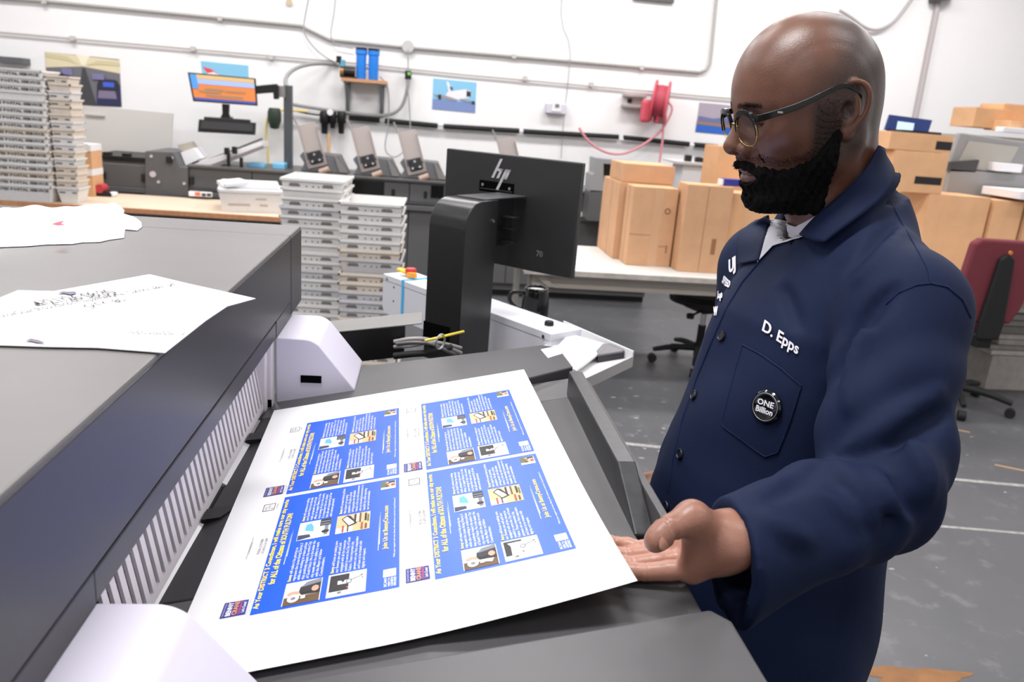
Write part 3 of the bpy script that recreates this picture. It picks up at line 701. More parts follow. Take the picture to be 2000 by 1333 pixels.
# ------------------------------------------------------------------ background
ORD = ['topmost', 'second', 'third', 'fourth', 'fifth', 'sixth', 'seventh', 'eighth', 'ninth', 'tenth', 'eleventh', 'twelfth', 'thirteenth', 'fourteenth', 'fifteenth', 'sixteenth', 'seventeenth', 'eighteenth', 'nineteenth', 'twentieth', 'twenty-first', 'twenty-second', 'twenty-third', 'twenty-fourth', 'twenty-fifth']
def pbox(name, tl, br, Y, depth, m, root=None, bevel=.0, mb=None):
    a = at_y(*tl, Y); b = at_y(*br, Y)
    mm = (mb or MB()).box(a.x, b.x, Y, Y + depth, b.z, a.z)
    if mb: return mb
    o = mm.build(name, m, None, bevel=bevel)
    if root is not None: keep(o, root)
    return o
def ptube(name, pix, Y, r, m, label=None, cat='cable', smooth=2, n=8, root=None):
    o = MB().tube([at_y(*p[:2], p[2] if len(p) > 2 else Y) for p in pix], r, n, smooth=smooth).build(name, m, None, smooth=60)
    if label: tag(o, label, cat)
    if root is not None: keep(o, root)
    return o

# ---- postal trays
TRAYW = mat('white_corrugated_plastic', (226, 224, 222), .5, var=.06, vscale=30)
TRAYW2 = mat('grey_white_corrugated_plastic', (206, 205, 208), .5, var=.08, vscale=30)
TRAYC = mat('cream_corrugated_plastic', (226, 214, 200), .5, var=.1, vscale=20)
MARK = mat('grey_tray_print', (118, 112, 108), .7)
MARKD = mat('dark_tray_print', (66, 66, 68), .7)
def tray_mesh(wx, ly, h, taper=.022, t=.004, rim=.012):
    """open tapered tray, origin at base centre"""
    m = MB(); a, b = wx / 2, ly / 2
    o0 = [(-a + taper, -b + taper, 0), (a - taper, -b + taper, 0), (a - taper, b - taper, 0), (-a + taper, b - taper, 0)]
    o1 = [(-a, -b, h), (a, -b, h), (a, b, h), (-a, b, h)]
    i1 = [(-a + t, -b + t, h), (a - t, -b + t, h), (a - t, b - t, h), (-a + t, b - t, h)]
    i0 = [(-a + taper + t, -b + taper + t, t), (a - taper - t, -b + taper + t, t), (a - taper - t, b - taper - t, t), (-a + taper + t, b - taper - t, t)]
    vs = o0 + o1 + i1 + i0
    fs = [(3, 2, 1, 0)] + [(i, (i + 1) % 4, 4 + (i + 1) % 4, 4 + i) for i in range(4)] + [(4 + i, 4 + (i + 1) % 4, 8 + (i + 1) % 4, 8 + i) for i in range(4)] + [(8 + i, 8 + (i + 1) % 4, 12 + (i + 1) % 4, 12 + i) for i in range(4)] + [(12, 13, 14, 15)]
    m.add(vs, fs)
    # rolled rim
    r = rim / 2
    for (p, q) in ((0, 1), (1, 2), (2, 3), (3, 0)):
        P, Q = Vector(o1[p]), Vector(o1[q]); lo = Vector((min(P.x, Q.x) - .005, min(P.y, Q.y) - .005, h - rim)); hi = Vector((max(P.x, Q.x) + .005, max(P.y, Q.y) + .005, h + .001))
        m.box(lo.x, hi.x, lo.y, hi.y, lo.z, hi.z)
    return m
def stack(xy, z0, n, pitch, wx, ly, h, rz, prints, mats, label, group, jitter=.006, gaps=(), tops=()):
    protos = [tray_mesh(wx, ly, h).build('postal_tray_shell', m, None) for m in mats]
    meshes = [p.data for p in protos]
    pm = [(obj_from(v, f, 'tray_print', m, None)).data for (v, f, m) in prints]
    for o in list(protos): bpy.data.objects.remove(o)
    for o in [o for o in bpy.data.objects if o.name.startswith('tray_print') and o.parent is None and o.type == 'MESH']: bpy.data.objects.remove(o)
    z = z0
    for i in range(n):
        k = n - 1 - i
        loc = (xy[0] + random.uniform(-jitter, jitter), xy[1] + random.uniform(-jitter, jitter), z)
        r = empty('postal_tray', loc, label % ORD[min(k, len(ORD) - 1)], 'postal tray', group, rot=(0, 0, rz + random.uniform(-.012, .012)))
        s = bpy.data.objects.new('tray_shell', meshes[random.randrange(len(meshes))]); col.objects.link(s); s.parent = r
        for q in pm:
            if random.random() < .93:
                d = bpy.data.objects.new('tray_print', q); col.objects.link(d); d.parent = r; d['kind'] = 'stuff'
        z += pitch + (gaps[i] if i < len(gaps) else 0)
    return z
def print_on(side, wx, ly, h, items, m, taper=.022):
    """lettering on the outer wall, items = (string, u along wall from its centre, z, width, height)"""
    V = []; F = []
    for s, u, z, w, hh in items:
        vs, fs = fit_text(s, w, hh, bold=.05, res=1) if s else (np.array([[0, 0], [w, 0], [w, hh], [0, hh]]), [(0, 1, 2, 3)])
        for x, y in vs:
            d = (1 - (z + y) / h) * taper - .0012
            V.append((u + x - w / 2, -ly / 2 + d, z + y) if side == 'front' else (wx / 2 - d, u + x - w / 2, z + y))
        F += [tuple(i + len(V) - len(vs) for i in f) for f in fs]
    return V, F, m

# two tall stacks behind the press
def end_marks(wx, ly, h): return [print_on('front', wx, ly, h, [('', -.095, h - .042, .06, .010), ('', -.095, h - .030, .05, .006), ('', .085, h - .042, .06, .010), ('', .085, h - .030, .05, .006), ('', -.03, h - .043, .008, .008), ('', .005, h - .043, .008, .008), ('', .035, h - .043, .008, .008)], MARK),
                                  print_on('right', wx, ly, h, [('', -.08, h - .04, .12, .007), ('', .09, h - .038, .1, .007)], MARK)]
stack((-.625, 4.62), 0, 23, .0502, .335, .40, .115, -.04, end_marks(.335, .40, .115), [TRAYW, TRAYW2, TRAYW], 'white postal tray, %s in the taller stack behind the press', 'trays in the taller white stack')
stack((-.300, 4.52), 0, 20, .0515, .335, .40, .115, -.02, end_marks(.335, .40, .115), [TRAYW, TRAYW2, TRAYC], 'white postal tray, %s in the shorter stack behind the press', 'trays in the shorter white stack', gaps=[0] * 12 + [.03])
# stacks on the left bench
lm = [print_on('front', .62, .30, .12, [('UNITED STATES POSTAL SERVICE', .03, .12 - .044, .52, .021)], MARKD)]
stack((-3.05, 6.26), .762, 17, .0505, .62, .30, .12, .02, lm, [TRAYC, TRAYW, TRAYW], 'lettered postal tray, %s in the bench stack at the left edge', 'lettered trays at the left edge')
em = [print_on('front', .155, .20, .115, [('', -.04, .072, .045, .012), ('', .045, .072, .03, .012)], MARK)]
stack((-2.655, 6.27), .762, 16, .0525, .155, .20, .115, .0, em, [TRAYC, TRAYW], 'cream postal tray, %s in the narrow bench stack', 'trays in the narrow bench stack')

# ---- left bench
bench = empty('work_bench', (-2.2, 6.5, 0), 'pale bench with brown edge below the postal trays', 'bench')
BTOP = mat('cream_laminate', (226, 206, 182), .45, var=.06, vscale=3)
keep(MB().box(-3.9, -1.05, 6.14, 6.95, .725, .760).build('bench_top', BTOP, None, bevel=.003), bench)
keep(MB().box(-3.9, -1.045, 6.125, 6.141, .722, .761).build('edge_band', mat('brown_wood_edge', (204, 146, 106), .5, var=.25, vscale=30), None, bevel=.003), bench)
for x in (-3.8, -1.15):
    for y in (6.2, 6.85): keep(MB().box(x - .03, x + .03, y - .03, y + .03, 0, .725).build('leg', MBLACK), bench)
keep(MB().box(-3.8, -1.15, 6.18, 6.2, .60, .70).build('apron', MBLACK), bench)
# cardboard box with white tape beside the narrow stack
cbx = empty('cardboard_box', (-2.75, 6.66, .76), 'narrow brown box with white tape bands behind the postal trays', 'box')
keep(MB().box(-2.84, -2.655, 6.64, 6.85, .762, 1.16).build('carton', CARD, None), cbx)
for z in (.925, 1.115): keep(MB().box(-2.842, -2.653, 6.638, 6.852, z, z + .05).build('tape_band', PAPER), cbx)
# tape dispenser / dark gadget
gad = empty('tape_dispenser', (-2.38, 6.5, .76), 'small black tape dispenser with red roll on the pale bench', 'tape dispenser')
g_ = at_z(192, 382, .76)
keep(MB().prism([(-.13, 0), (.12, 0), (.12, .03), (.05, .05), (-.02, .085), (-.08, .07), (-.13, .03)], 'y', -.05, .05).build('dispenser_body', BLACK, None, bevel=.006, loc=None), gad)
bpy.data.objects['dispenser_body'].matrix_parent_inverse = Matrix.Identity(4); gad.location = (g_.x, g_.y, .7605)
o = MB().cyl((.03, -.052, .06), (.03, .052, .06), .035, 20).build('tape_roll', mat('red_roll', (190, 60, 70), .5), gad, smooth=40)
o = MB().box(.05, .14, -.045, .045, .001, .035).build('white_pad', PAPER, gad, bevel=.01)
# lidded white bin on the bench
bn = empty('plastic_bin', (-1.38, 6.45, .7605), 'white plastic bin piled with lids on the bench corner', 'bin', rot=(0, 0, .22))
tray_mesh(.50, .40, .165, taper=.03).build('bin_shell', TRAYW, bn)
MB().box(-.255, .255, -.2, .2, .166, .178).build('lid', WHITE, bn, bevel=.006)
MB().box(-.235, .20, -.16, .19, .179, .215).build('lid', WHITE, bn, bevel=.012)
MB().box(-.22, -.04, -.14, .1, .216, .245, Euler((.0, -.12, .3)).to_matrix().to_4x4()).build('folded_paper', PAPER, bn, bevel=.004)
v_, f_, m_ = print_on('front', .50, .40, .165, [('', -.1, .05, .16, .018), ('', .08, .05, .06, .018), ('', .06, .1, .08, .014)], MARK, taper=.03)
obj_from(v_, f_, 'bin_print', mat('pale_print', (190, 176, 170), .7), bn)
# power strip
ps = pbox('power_strip', (368, 374), (412, 386), 6.88, .05, WHITE, None, bevel=.003); ps.location.z = 0
pr_ = empty('power_strip', (ps.bound_box[0][0], 6.88, .76), 'white power strip with orange switch behind the bench', 'power strip')
ps.name = 'strip_body'; keep(ps, pr_)
a = at_y(386, 379, 6.875); keep(MB().box(a.x - .02, a.x + .02, 6.872, 6.882, a.z - .015, a.z + .015).build('switch', mat('orange_switch', (222, 120, 90), .4)), pr_)
for px in (398, 408):
    a = at_y(px, 381, 6.875); keep(MB().box(a.x - .015, a.x + .015, 6.872, 6.882, a.z - .012, a.z + .012).build('socket', mat('dark_socket', (70, 68, 66), .5)), pr_)

# ---- long black inserting machine
MY = 7.1
mach = empty('inserting_machine', (-.5, 7.4, 0), 'long charcoal mail inserting machine along the white wall', 'machine')
def mk(o): return keep(o, mach)
def zl(px, py, Y=MY): return at_y(px, py, Y)
dz = zl(600, 342).z
x0, x1, x2, x3, x4 = zl(175, 350).x, zl(287, 350).x, zl(368, 350).x, zl(492, 350).x, zl(540, 350).x
x5, x6, x7 = zl(680, 360).x, zl(800, 365).x, 2.1
mk(MB().box(x0, x7, MY + .06, MY + .75, .06, .74).build('base_frame', MBLACK))
mk(MB().box(x0, x7, MY + .1, MY + .7, 0, .06).build('toe_kick', BLACK))
mk(MB().box(x0, x7, MY - .02, MY + .08, .755, .80).build('lower_ledge', MBLACK, None, bevel=.004))
zt_l = zl(200, 318).z
mk(MB().box(x0, x1 - .004, MY, MY + .7, .80, zt_l).build('left_body', MBLACK, None, bevel=.006))
mk(MB().box(x0 - .02, x1, MY + .05, MY + .7, zt_l + .02, zt_l + .06).build('left_rail', BLACK, None, bevel=.004))
mk(MB().box(x0, x1, MY + .08, MY + .6, zt_l, zt_l + .02).build('left_deck', STEEL))
for px in (202, 240): 
    a = zl(px, 302); mk(MB().box(a.x - .03, a.x + .03, MY + .06, MY + .12, zt_l + .06, zt_l + .085).build('rail_clamp', BLACK))
# raised side plate with bolts
pa_ = [zl(*p) for p in ((286, 295), (341, 297), (354, 326), (369, 327), (369, 384), (286, 382))]
mk(MB().prism([(p.x, p.z) for p in pa_], 'y', MY - .03, MY + .55).build('side_plate', MBLACK, None, bevel=.004))
for px, py, r in ((298, 305, .012), (338, 308, .012), (312, 355, .012), (362, 358, .012), (301, 340, .026)):
    a = zl(px, py); mk(MB().cyl((a.x, MY - .03, a.z), (a.x, MY - .038, a.z), r, 16).build('bolt', mat('pale_bolt', (196, 188, 194), .35), smooth=40))
a = zl(333, 310); mk(MB().box(a.x - .02, a.x + .025, MY - .06, MY - .028, a.z - .035, a.z + .02, None).build('clamp_handle', BLACK, None, bevel=.004))
for px, py in ((203, 342), (281, 347), (375, 352)):
    a = zl(px, py); mk(MB().box(a.x - .016, a.x + .016, MY - .022, MY + .002, a.z - .035, a.z + .03).build('latch', BLACK, None, bevel=.004))
# right run of cabinet panels
zr0, zr1 = zl(400, 329).z, zl(860, 353).z
zd = (zr0 + zr1) / 2
edges = [x2 + .003, x3, x5, x6 + .0, zl(1000, 370).x, zl(1130, 375).x, x7]
zband = zl(785, 395).z
for k, (a, b) in enumerate(zip(edges, edges[1:])):
    mk(MB().box(a + .003, b - .003, MY, MY + .7, zband + .01, zd - .012).build('upper_panel', MBLACK, None, bevel=.004))
    mk(MB().box(a + .003, b - .003, MY + .015, MY + .7, .13, zband - .01).build('lower_panel', MBLACK, None, bevel=.004))
mk(MB().box(x2, x7, MY - .01, MY + .02, zband - .01, zband + .01).build('band_rail', mat('grey_rail', (74, 75, 77), .4)))
mk(MB().box(x2, x7, MY - .03, MY + .68, zd - .012, zd + .008).build('deck', mat('deck_grey', (96, 95, 94), .35, metal=.3), None, bevel=.003))
for tl, br in (((682, 351), (750, 382)), ((842, 362), (866, 388))):
    mk(pbox('dark_window', tl, br, MY - .006, .01, mat('smoked_window', (20, 20, 21), .15), None))
for px, py in ((768, 376), (831, 380)):
    a = zl(px, py); mk(MB().box(a.x - .014, a.x + .014, MY - .012, MY + .004, a.z - .03, a.z + .03).build('latch', BLACK, None, bevel=.004))
a = zl(1124, 414); b = zl(1170, 428)
lst = MB().box(a.x - .25, b.x, MY - .02, MY + .0, b.z, a.z).build('label_strip', WHITE); mk(lst)
mk(MB().box(zl(1150, 414).x, b.x - .002, MY - .022, MY - .018, b.z + .002, a.z - .002).build('warning_label', mat('orange_label', (226, 136, 90), .5)))
# feeder stations
FEED = mat('feeder_grey', (104, 105, 108), .5)
CHUTE = mat('brushed_chute', (168, 158, 154), .4, metal=.25)
for k, (px, py) in enumerate(((634, 338), (735, 344), (824, 350), (1010, 362))):
    f = empty('envelope_feeder', tuple(zl(px, py, 7.35)), '%s grey feeder station with tilted metal chute on the machine' % ['leftmost', 'second from left', 'third from left', 'rightmost'][k], 'feeder', 'feeder stations on the inserting machine')
    c = f.location; c.z = zd + .009
    bd = MB().prism([(-.19, 0), (.22, 0), (.14, .155), (-.17, .165), (-.20, .13), (-.16, .07)], 'y', -.14, .10).build('feeder_body', FEED, f, bevel=.006)
    R_ = Matrix.Translation((-.03, -.10, .02)) @ Euler((-.15, -.30, 0)).to_matrix().to_4x4()
    MB().box(-.075, .075, -.055, -.045, .02, .40, R_).box(-.083, -.075, -.075, -.045, .02, .41, R_).box(.075, .083, -.075, -.045, .02, .36, R_).build('chute', CHUTE, f, bevel=.002)
    MB().cyl(R_ @ Vector((-.079, -.05, .4)), R_ @ Vector((-.095, -.05, .50)), .008, 8).build('guide_rod', STEEL, f)
    MB().box(-.055, .06, -.085, -.056, .05, .155, R_).build('drive_block', BLACK, f, bevel=.01)
    for sx, sz in ((-.03, .07), (.035, .07), (.002, .125)):
        MB().cyl(R_ @ Vector((sx, -.086, sz)), R_ @ Vector((sx, -.092, sz)), .010, 12).build('drive_screw', CHROME, f, smooth=40)
    MB().cyl((-.02, -.17, .0), (.06, -.17, .035), .028, 14).build('feed_roller', mat('tan_roller', (176, 150, 134), .5), f, smooth=40)
    MB().prism([(.15, .01), (.22, .01), (.12, .15), (.10, .15)], 'y', -.155, -.145).build('side_rail', STEEL, f)
# infeed ramp with envelopes
rmp = empty('infeed_ramp', tuple(zl(430, 325, 7.3)), 'slanted metal infeed ramp at the left of the machine deck', 'ramp')
q = [zl(*p, 7.25) for p in ((375, 322), (513, 277), (515, 288), (395, 328))]
keep(MB().prism([(p.x, p.z) for p in q], 'y', 7.2, 7.5).build('ramp_bed', mat('ramp_white', (222, 220, 222), .4), None, bevel=.004), rmp)
q = [zl(*p, 7.2) for p in ((405, 325), (514, 284), (516, 290), (412, 331))]
keep(MB().prism([(p.x, p.z) for p in q], 'y', 7.17, 7.2).build('ramp_rail', STEEL, None), rmp)
q = [zl(*p, 7.2) for p in ((372, 322), (498, 272), (500, 275), (374, 325))]
keep(MB().prism([(p.x, p.z) for p in q], 'y', 7.46, 7.5).build('ramp_rail', mat('rail_dark', (90, 82, 82), .4), None), rmp)
for px, py, pb_ in ((447, 295, 328), (472, 308, 330)):
    a = zl(px, py, 7.19); b = zl(px + 2, pb_, 7.19); keep(MB().box(a.x - .012, a.x + .012, 7.16, 7.19, b.z, a.z).build('ramp_post', BLACK), rmp)
for px, py in ((446, 293), (461, 291)):
    a = zl(px, py, 7.19); keep(MB().box(a.x - .025, a.x + .015, 7.14, 7.18, a.z - .04, a.z + .02).build('ramp_clamp', BLACK, None, bevel=.004), rmp)
for k, (pix, m, lab) in enumerate((([(345, 284), (372, 277), (380, 290), (352, 298)], mat('grey_envelope', (176, 168, 156), .6), 'grey beige envelope block standing above the side plate'), ([(358, 297), (384, 288), (398, 308), (368, 322)], PAPER, 'white envelope block leaning on the infeed ramp'))):
    q = [zl(*p, 7.3) for p in pix]; o = MB().prism([(p.x, p.z) for p in q], 'y', 7.22 + .1 * (1 - k), 7.42).build('envelope_block', m, None); tag(o, lab, 'envelopes')
for k, (tl, br) in enumerate((((482, 318), (516, 331)), ((531, 318), (556, 332)))):
    o = pbox('blue_mask_pack', tl, br, 7.3, .15, mat('sky_blue_pack', (128, 196, 232), .5), None, bevel=.01); tag(o, ['left pale blue pack on the machine deck', 'right pale blue pack beside the dark pole'][k], 'pack')
# grey board leaning behind
pnl = [at_y(*p, 7.75) for p in ((130, 203), (338, 222), (333, 309), (135, 309))]
o = MB().prism([(p.x, p.z) for p in pnl], 'y', 7.75, 7.77).build('backing_board', mat('pale_grey_board', (206, 202, 198), .6), None); 
hh = pbox('board_handle', (166, 223), (204, 229), 7.735, .02, mat('board_slot', (170, 164, 158), .5), None)
br_ = empty('grey_board', (pnl[0].x + .5, 7.75, 1.0), 'large pale grey board standing behind the left machine end', 'board'); keep(o, br_); keep(hh, br_)

# ---- pole with arm, monitor and keyboard
pole = empty('support_pole', tuple(zl(562, 333, 7.4)), 'dark grey square pole with black arm behind the machine', 'pole')
a = at_y(553.5, 166, 7.45); b = at_y(570, 331, 7.45)
keep(MB().box(a.x, b.x, 7.45, 7.52, b.z, a.z).build('post', mat('pole_grey', (74, 77, 80), .45), None, bevel=.004), pole)
q = [at_y(*p, 7.4) for p in ((500, 168), (541, 164), (545, 168), (545, 194), (536, 194), (535, 181), (500, 184))]
keep(MB().prism([(p.x, p.z) for p in q], 'y', 7.36, 7.42).build('arm', BLACK, None, bevel=.004), pole)
keep(MB().box(at_y(543, 180, 7.4).x, at_y(556, 180, 7.4).x, 7.40, 7.46, at_y(550, 190, 7.4).z, at_y(550, 168, 7.4).z).build('arm_clamp', STEEL, None), pole)
m2 = empty('desktop_monitor', tuple(at_y(440, 230, 7.35)), 'monitor with orange and blue screen on an arm, keyboard tray below', 'monitor')
q = [at_y(*p, 7.35) for p in ((366, 141), (498, 153), (502, 207), (377, 198))]
keep(MB().prism([(p.x, p.z) for p in q], 'y', 7.35, 7.39).build('bezel', BLACK, None, bevel=.004), m2)
def scr(pix, m, name, y=7.347):
    q = [at_y(*p, y) for p in pix]; return keep(MB().prism([(p.x, p.z) for p in q], 'y', y, y + .002).build(name, m, None), m2)
def lerp_q(u, v):
    A, B, C, D = ((370, 144), (496, 155), (500, 204), (380, 195)); f = lambda p, q, t: (p[0] + (q[0] - p[0]) * t, p[1] + (q[1] - p[1]) * t)
    return f(f(A, B, u), f(D, C, u), v)
def sq(u0, u1, v0, v1): return [lerp_q(u0, v0), lerp_q(u1, v0), lerp_q(u1, v1), lerp_q(u0, v1)]
def em(name, rgb): return mat(name, rgb, .4, emit=.4)
scr(sq(0, 1, 0, 1), em('screen_orange', (206, 122, 66)), 'screen')
scr(sq(0, 1, .0, .16), em('screen_tan', (196, 168, 120)), 'screen_bar', 7.344)
scr(sq(.0, 1, .17, .36), em('screen_pale_blue', (150, 172, 222)), 'screen_bar', 7.344)
scr(sq(.0, .1, .0, .55), em('screen_blue', (78, 140, 206)), 'screen_bar', 7.342)
scr(sq(0, 1, .9, 1), em('screen_navy', (70, 84, 150)), 'screen_bar', 7.344)
for u0, u1, v0 in ((.2, .5, .5), (.52, .85, .53), (.1, .45, .6), (.2, .8, .74)):
    scr(sq(u0, u1, v0, v0 + .07), em('screen_text', (150, 124, 98)), 'screen_text', 7.342)
q = [at_y(*p, 7.4) for p in ((435, 203), (449, 204), (448, 222), (452, 231), (432, 230), (436, 222))]
keep(MB().prism([(p.x, p.z) for p in q], 'y', 7.37, 7.40).build('neck', BLACK, None), m2)
kb = empty('keyboard_tray', tuple(at_y(440, 262, 7.3)), 'black keyboard on a tray hanging below the orange screen', 'keyboard')
q = [at_y(*p, 7.25) for p in ((398, 228), (487, 234), (488, 239), (498, 240), (497, 264), (386, 258), (388, 233), (398, 234))]
keep(MB().prism([(p.x, p.z) for p in q], 'y', 7.25, 7.30).build('tray_plate', mat('tray_black', (40, 40, 42), .4), None, bevel=.004), kb)
q = [at_y(*p, 7.24) for p in ((394, 236), (494, 243), (494, 257), (391, 251))]
keep(MB().prism([(p.x, p.z) for p in q], 'y', 7.235, 7.25).build('keys', mat('key_grey', (58, 58, 61), .5, bump=.5, bscale=60), None), kb)
keep(MB().box(at_y(436, 240, 7.3).x, at_y(450, 240, 7.3).x, 7.30, 7.40, at_y(440, 250, 7.3).z, at_y(440, 228, 7.3).z).build('hanger', BLACK, None), kb)

# ---- wall services
WY = WALLY - .03
GCON = mat('grey_conduit', (176, 174, 170), .45)
GCON2 = mat('pale_conduit', (196, 190, 186), .45)
WIRE = mat('thin_grey_wire', (160, 160, 162), .5)
ptube('conduit', [(-60, -8), (87, 2), (588, 50), (643, 77), (790, 92), (1365, 141), (1378, 137), (1386, 125), (1390, 95), (1403, -40)], WY, .016, GCON, 'long grey conduit bending up at the right end of the wall', 'conduit', smooth=0)
ptube('conduit', [(-60, 58), (0, 63), (600, 115), (660, 120), (900, 145), (1400, 190), (1500, 198)], WY, .009, GCON2, 'thin straight pipe below the bent conduit on the wall', 'pipe', smooth=0)
for px, py in ((142, 75), (377, 95), (530, 112), (87, 3), (430, 36), (1004, 110), (1253, 132), (1026, 153), (1155, 165)):
    a = at_y(px, py, WY); o = MB().box(a.x - .02, a.x + .02, WY - .022, WY + .03, a.z - .022, a.z + .022).build('pipe_clip', GCON2); tag(o, 'pale pipe clip on the %s, %s from the left' % (('upper bent conduit', ['first', 'second', 'third', 'fourth'][[87, 430, 1004, 1253].index(px)]) if px in (87, 430, 1004, 1253) else ('lower thin pipe', ['first', 'second', 'third', 'fourth', 'fifth'][[142, 377, 530, 1026, 1155].index(px)])), 'pipe clip', 'pipe clips on the white wall')
ptube('wire', [(606, -20), (598, 20), (592, 55), (600, 78), (625, 105), (660, 125)], WY - .02, .006, WIRE, 'thin wire dropping from the ceiling past the left conduit bend')
ptube('wire', [(657, -20), (652, 30), (644, 70), (655, 88), (690, 95)], WY - .02, .005, WIRE, 'thin wire dropping to the blue water filters')
ptube('wire', [(1098, -20), (1095, 45), (1115, 90), (1110, 160), (1100, 240), (1096, 310)], WY - .02, .005, WIRE, 'thin wire running down the wall beside the junction box', smooth=1)
ptube('wall_pipe', [(1838, -30), (1833, 5), (1788, 230), (1760, 360)], WY, .028, mat('pipe_grey', (186, 178, 178), .5), 'grey vertical pipe on the wall right of the man', 'pipe', smooth=0)
ptube('wire', [(1640, 20), (1665, 35), (1690, 55), (1715, 60), (1745, 45), (1770, 15), (1790, -15)], WY - .02, .016, mat('sag_cable', (176, 172, 172), .5), 'grey cable sagging on the wall above the man')
o = MB().cyl(at_y(1838, -6, WY), at_y(1838, 2, WY), .12, 20).build('pipe_collar', mat('dark_collar', (70, 68, 68), .4)); tag(o, 'dark collar around the top of the grey vertical pipe', 'collar')
# hoses and cables
ptube('hose', [(560, 172, 7.49), (556, 152, 7.55), (575, 133, 7.8), (610, 124, 8.0), (650, 124, WALLY - .02), (662, 128, WALLY - .01)], WY - .1, .018, mat('hose_grey', (146, 146, 146), .5), 'grey hose arching from the pole to the filter pump', 'hose')
ptube('power_cable', [(570, 204), (600, 209), (660, 218), (720, 225), (760, 226), (785, 212), (796, 175), (797, 155)], WY - .06, .016, MATS['hose_grey'], 'grey cable sagging from the pole to the plug on the wall', 'cable')
ptube('electric_cable', [(797, 97), (797, 135)], WY - .04, .006, WIRE, 'short black cord hanging from the round outlet box', 'cord', smooth=0)
ptube('water_tube', [(742, 150), (757, 165), (760, 200), (758, 250), (750, 290), (760, 305), (775, 308), (795, 290), (802, 260), (800, 210), (795, 160)], WY - .08, .006, WIRE, 'thin white tube looping below the blue water filters', 'tube')
YH = mat('yellow_hose', (232, 206, 120), .5)
ptube('yellow_hose', [(600, 218), (575, 216), (545, 215), (528, 218), (521, 235), (519, 262), (523, 285), (524, 320)], WY - .08, .011, YH, 'yellow air hose looping past the dark pole', 'hose')
o = MB().lathe([(0, .10), (.05, .10), (.065, .06), (.065, -.02), (.04, -.09), (0, -.1)], tuple(at_y(536, 232, WY - .1)), 16).build('hose_regulator', mat('dark_green_body', (44, 58, 46), .5), smooth=50); tag(o, 'dark green capped regulator hanging left of the pole', 'regulator')
# outlet box and plug
def wall_box(name, tl, br, d, m, label, cat, bevel=.008):
    o = pbox(name, tl, br, WALLY - d, d, m, None, bevel=bevel); return tag(o, label, cat)
cc = at_y(797, 91, WALLY - .05)
o = MB().cyl((cc.x, WALLY, cc.z), (cc.x, WALLY - .06, cc.z), .058, 20).build('outlet_box', mat('outlet_grey', (190, 190, 190), .4), smooth=40); tag(o, 'round grey outlet box on the upper conduit', 'outlet')
o = pbox('power_plug', (791, 137), (803, 156), WALLY - .1, .06, BLACK, None, bevel=.01); tag(o, 'black power adapter with green light on the wall', 'adapter')
o = pbox('adapter_light', (796, 141), (802, 147), WALLY - .103, .004, mat('green_light', (110, 200, 70), .4)); keep(o, bpy.data.objects['power_plug'])
jb = pbox('junction_box', (1068, 201), (1106, 224), WALLY - .09, .09, mat('pale_lilac_box', (206, 204, 216), .45), None, bevel=.008); tag(jb, 'pale junction box mounted above the black rail', 'junction box')
o = pbox('box_face', (1079, 199), (1096, 219), WALLY - .098, .01, WHITE, None, bevel=.003); keep(o, jb)
o = pbox('box_knob', (1085, 203), (1092, 210), WALLY - .105, .01, mat('knob_grey', (120, 120, 126), .4)); keep(o, jb)
# black rail in segments
for k, (a, b) in enumerate((((682, 230), (742, 235)), ((752, 236), (855, 246)), ((866, 247), (1014, 256)), ((1022, 257), (1208, 268)), ((1218, 269), (1346, 282)), ((1356, 283), (1402, 287)), ((1408, 288), (1480, 294)))):
    A, B = at_y(*a, WY - .02), at_y(*b, WY - .02)
    o = MB().cyl(A, B, .026, 12).build('pipe_insulation', RUBBER, smooth=40)
    tag(o, 'black foam sleeve on the wall rail, %s from the left' % ['first', 'second', 'third', 'fourth', 'fifth', 'sixth', 'seventh'][k], 'pipe sleeve', 'black sleeves on the wall rail')
A, B = at_y(670, 229, WY - .02), at_y(1480, 294, WY - .02)
o = MB().cyl(A, B, .014, 10).build('rail_pipe', WHITE); tag(o, 'white pipe running inside the black foam sleeves', 'pipe')
# air regulators
for k, px in enumerate((634, 650, 667)):
    r = empty('air_regulator', tuple(at_y(px, 230, WY - .08)), '%s black air filter regulator hanging from the wall pipe' % ['left', 'small middle', 'right'][k], 'regulator', 'air regulators on the wall'); s = (.05, .036, .045)[k]
    MB().lathe([(0, .06), (s * .8, .06), (s, .03), (s, -.04), (s * .7, -.06), (s * .62, -.15 if k != 1 else -.1), (0, -.155 if k != 1 else -.105)], n=16).build('regulator_body', BLACK, r, smooth=50)
    if k == 1: MB().lathe([(0, .0), (.03, .0), (.03, .02), (0, .02)], n=16, M=Matrix.Translation((-.02, -.04, .05)) @ Euler((math.pi / 2, 0, 0)).to_matrix().to_4x4()).build('gauge', WHITE, r)
o = ptube('tan_hose', [(641, 262), (642, 280), (642, 305)], WY - .08, .016, mat('tan_hose', (220, 178, 132), .5), 'short tan hose below the left air regulator', 'hose', smooth=0)
o = ptube('black_hose', [(575, 216), (600, 222), (632, 226), (670, 229)], WY - .06, .008, RUBBER, 'thin black line joining the air regulators', 'hose')
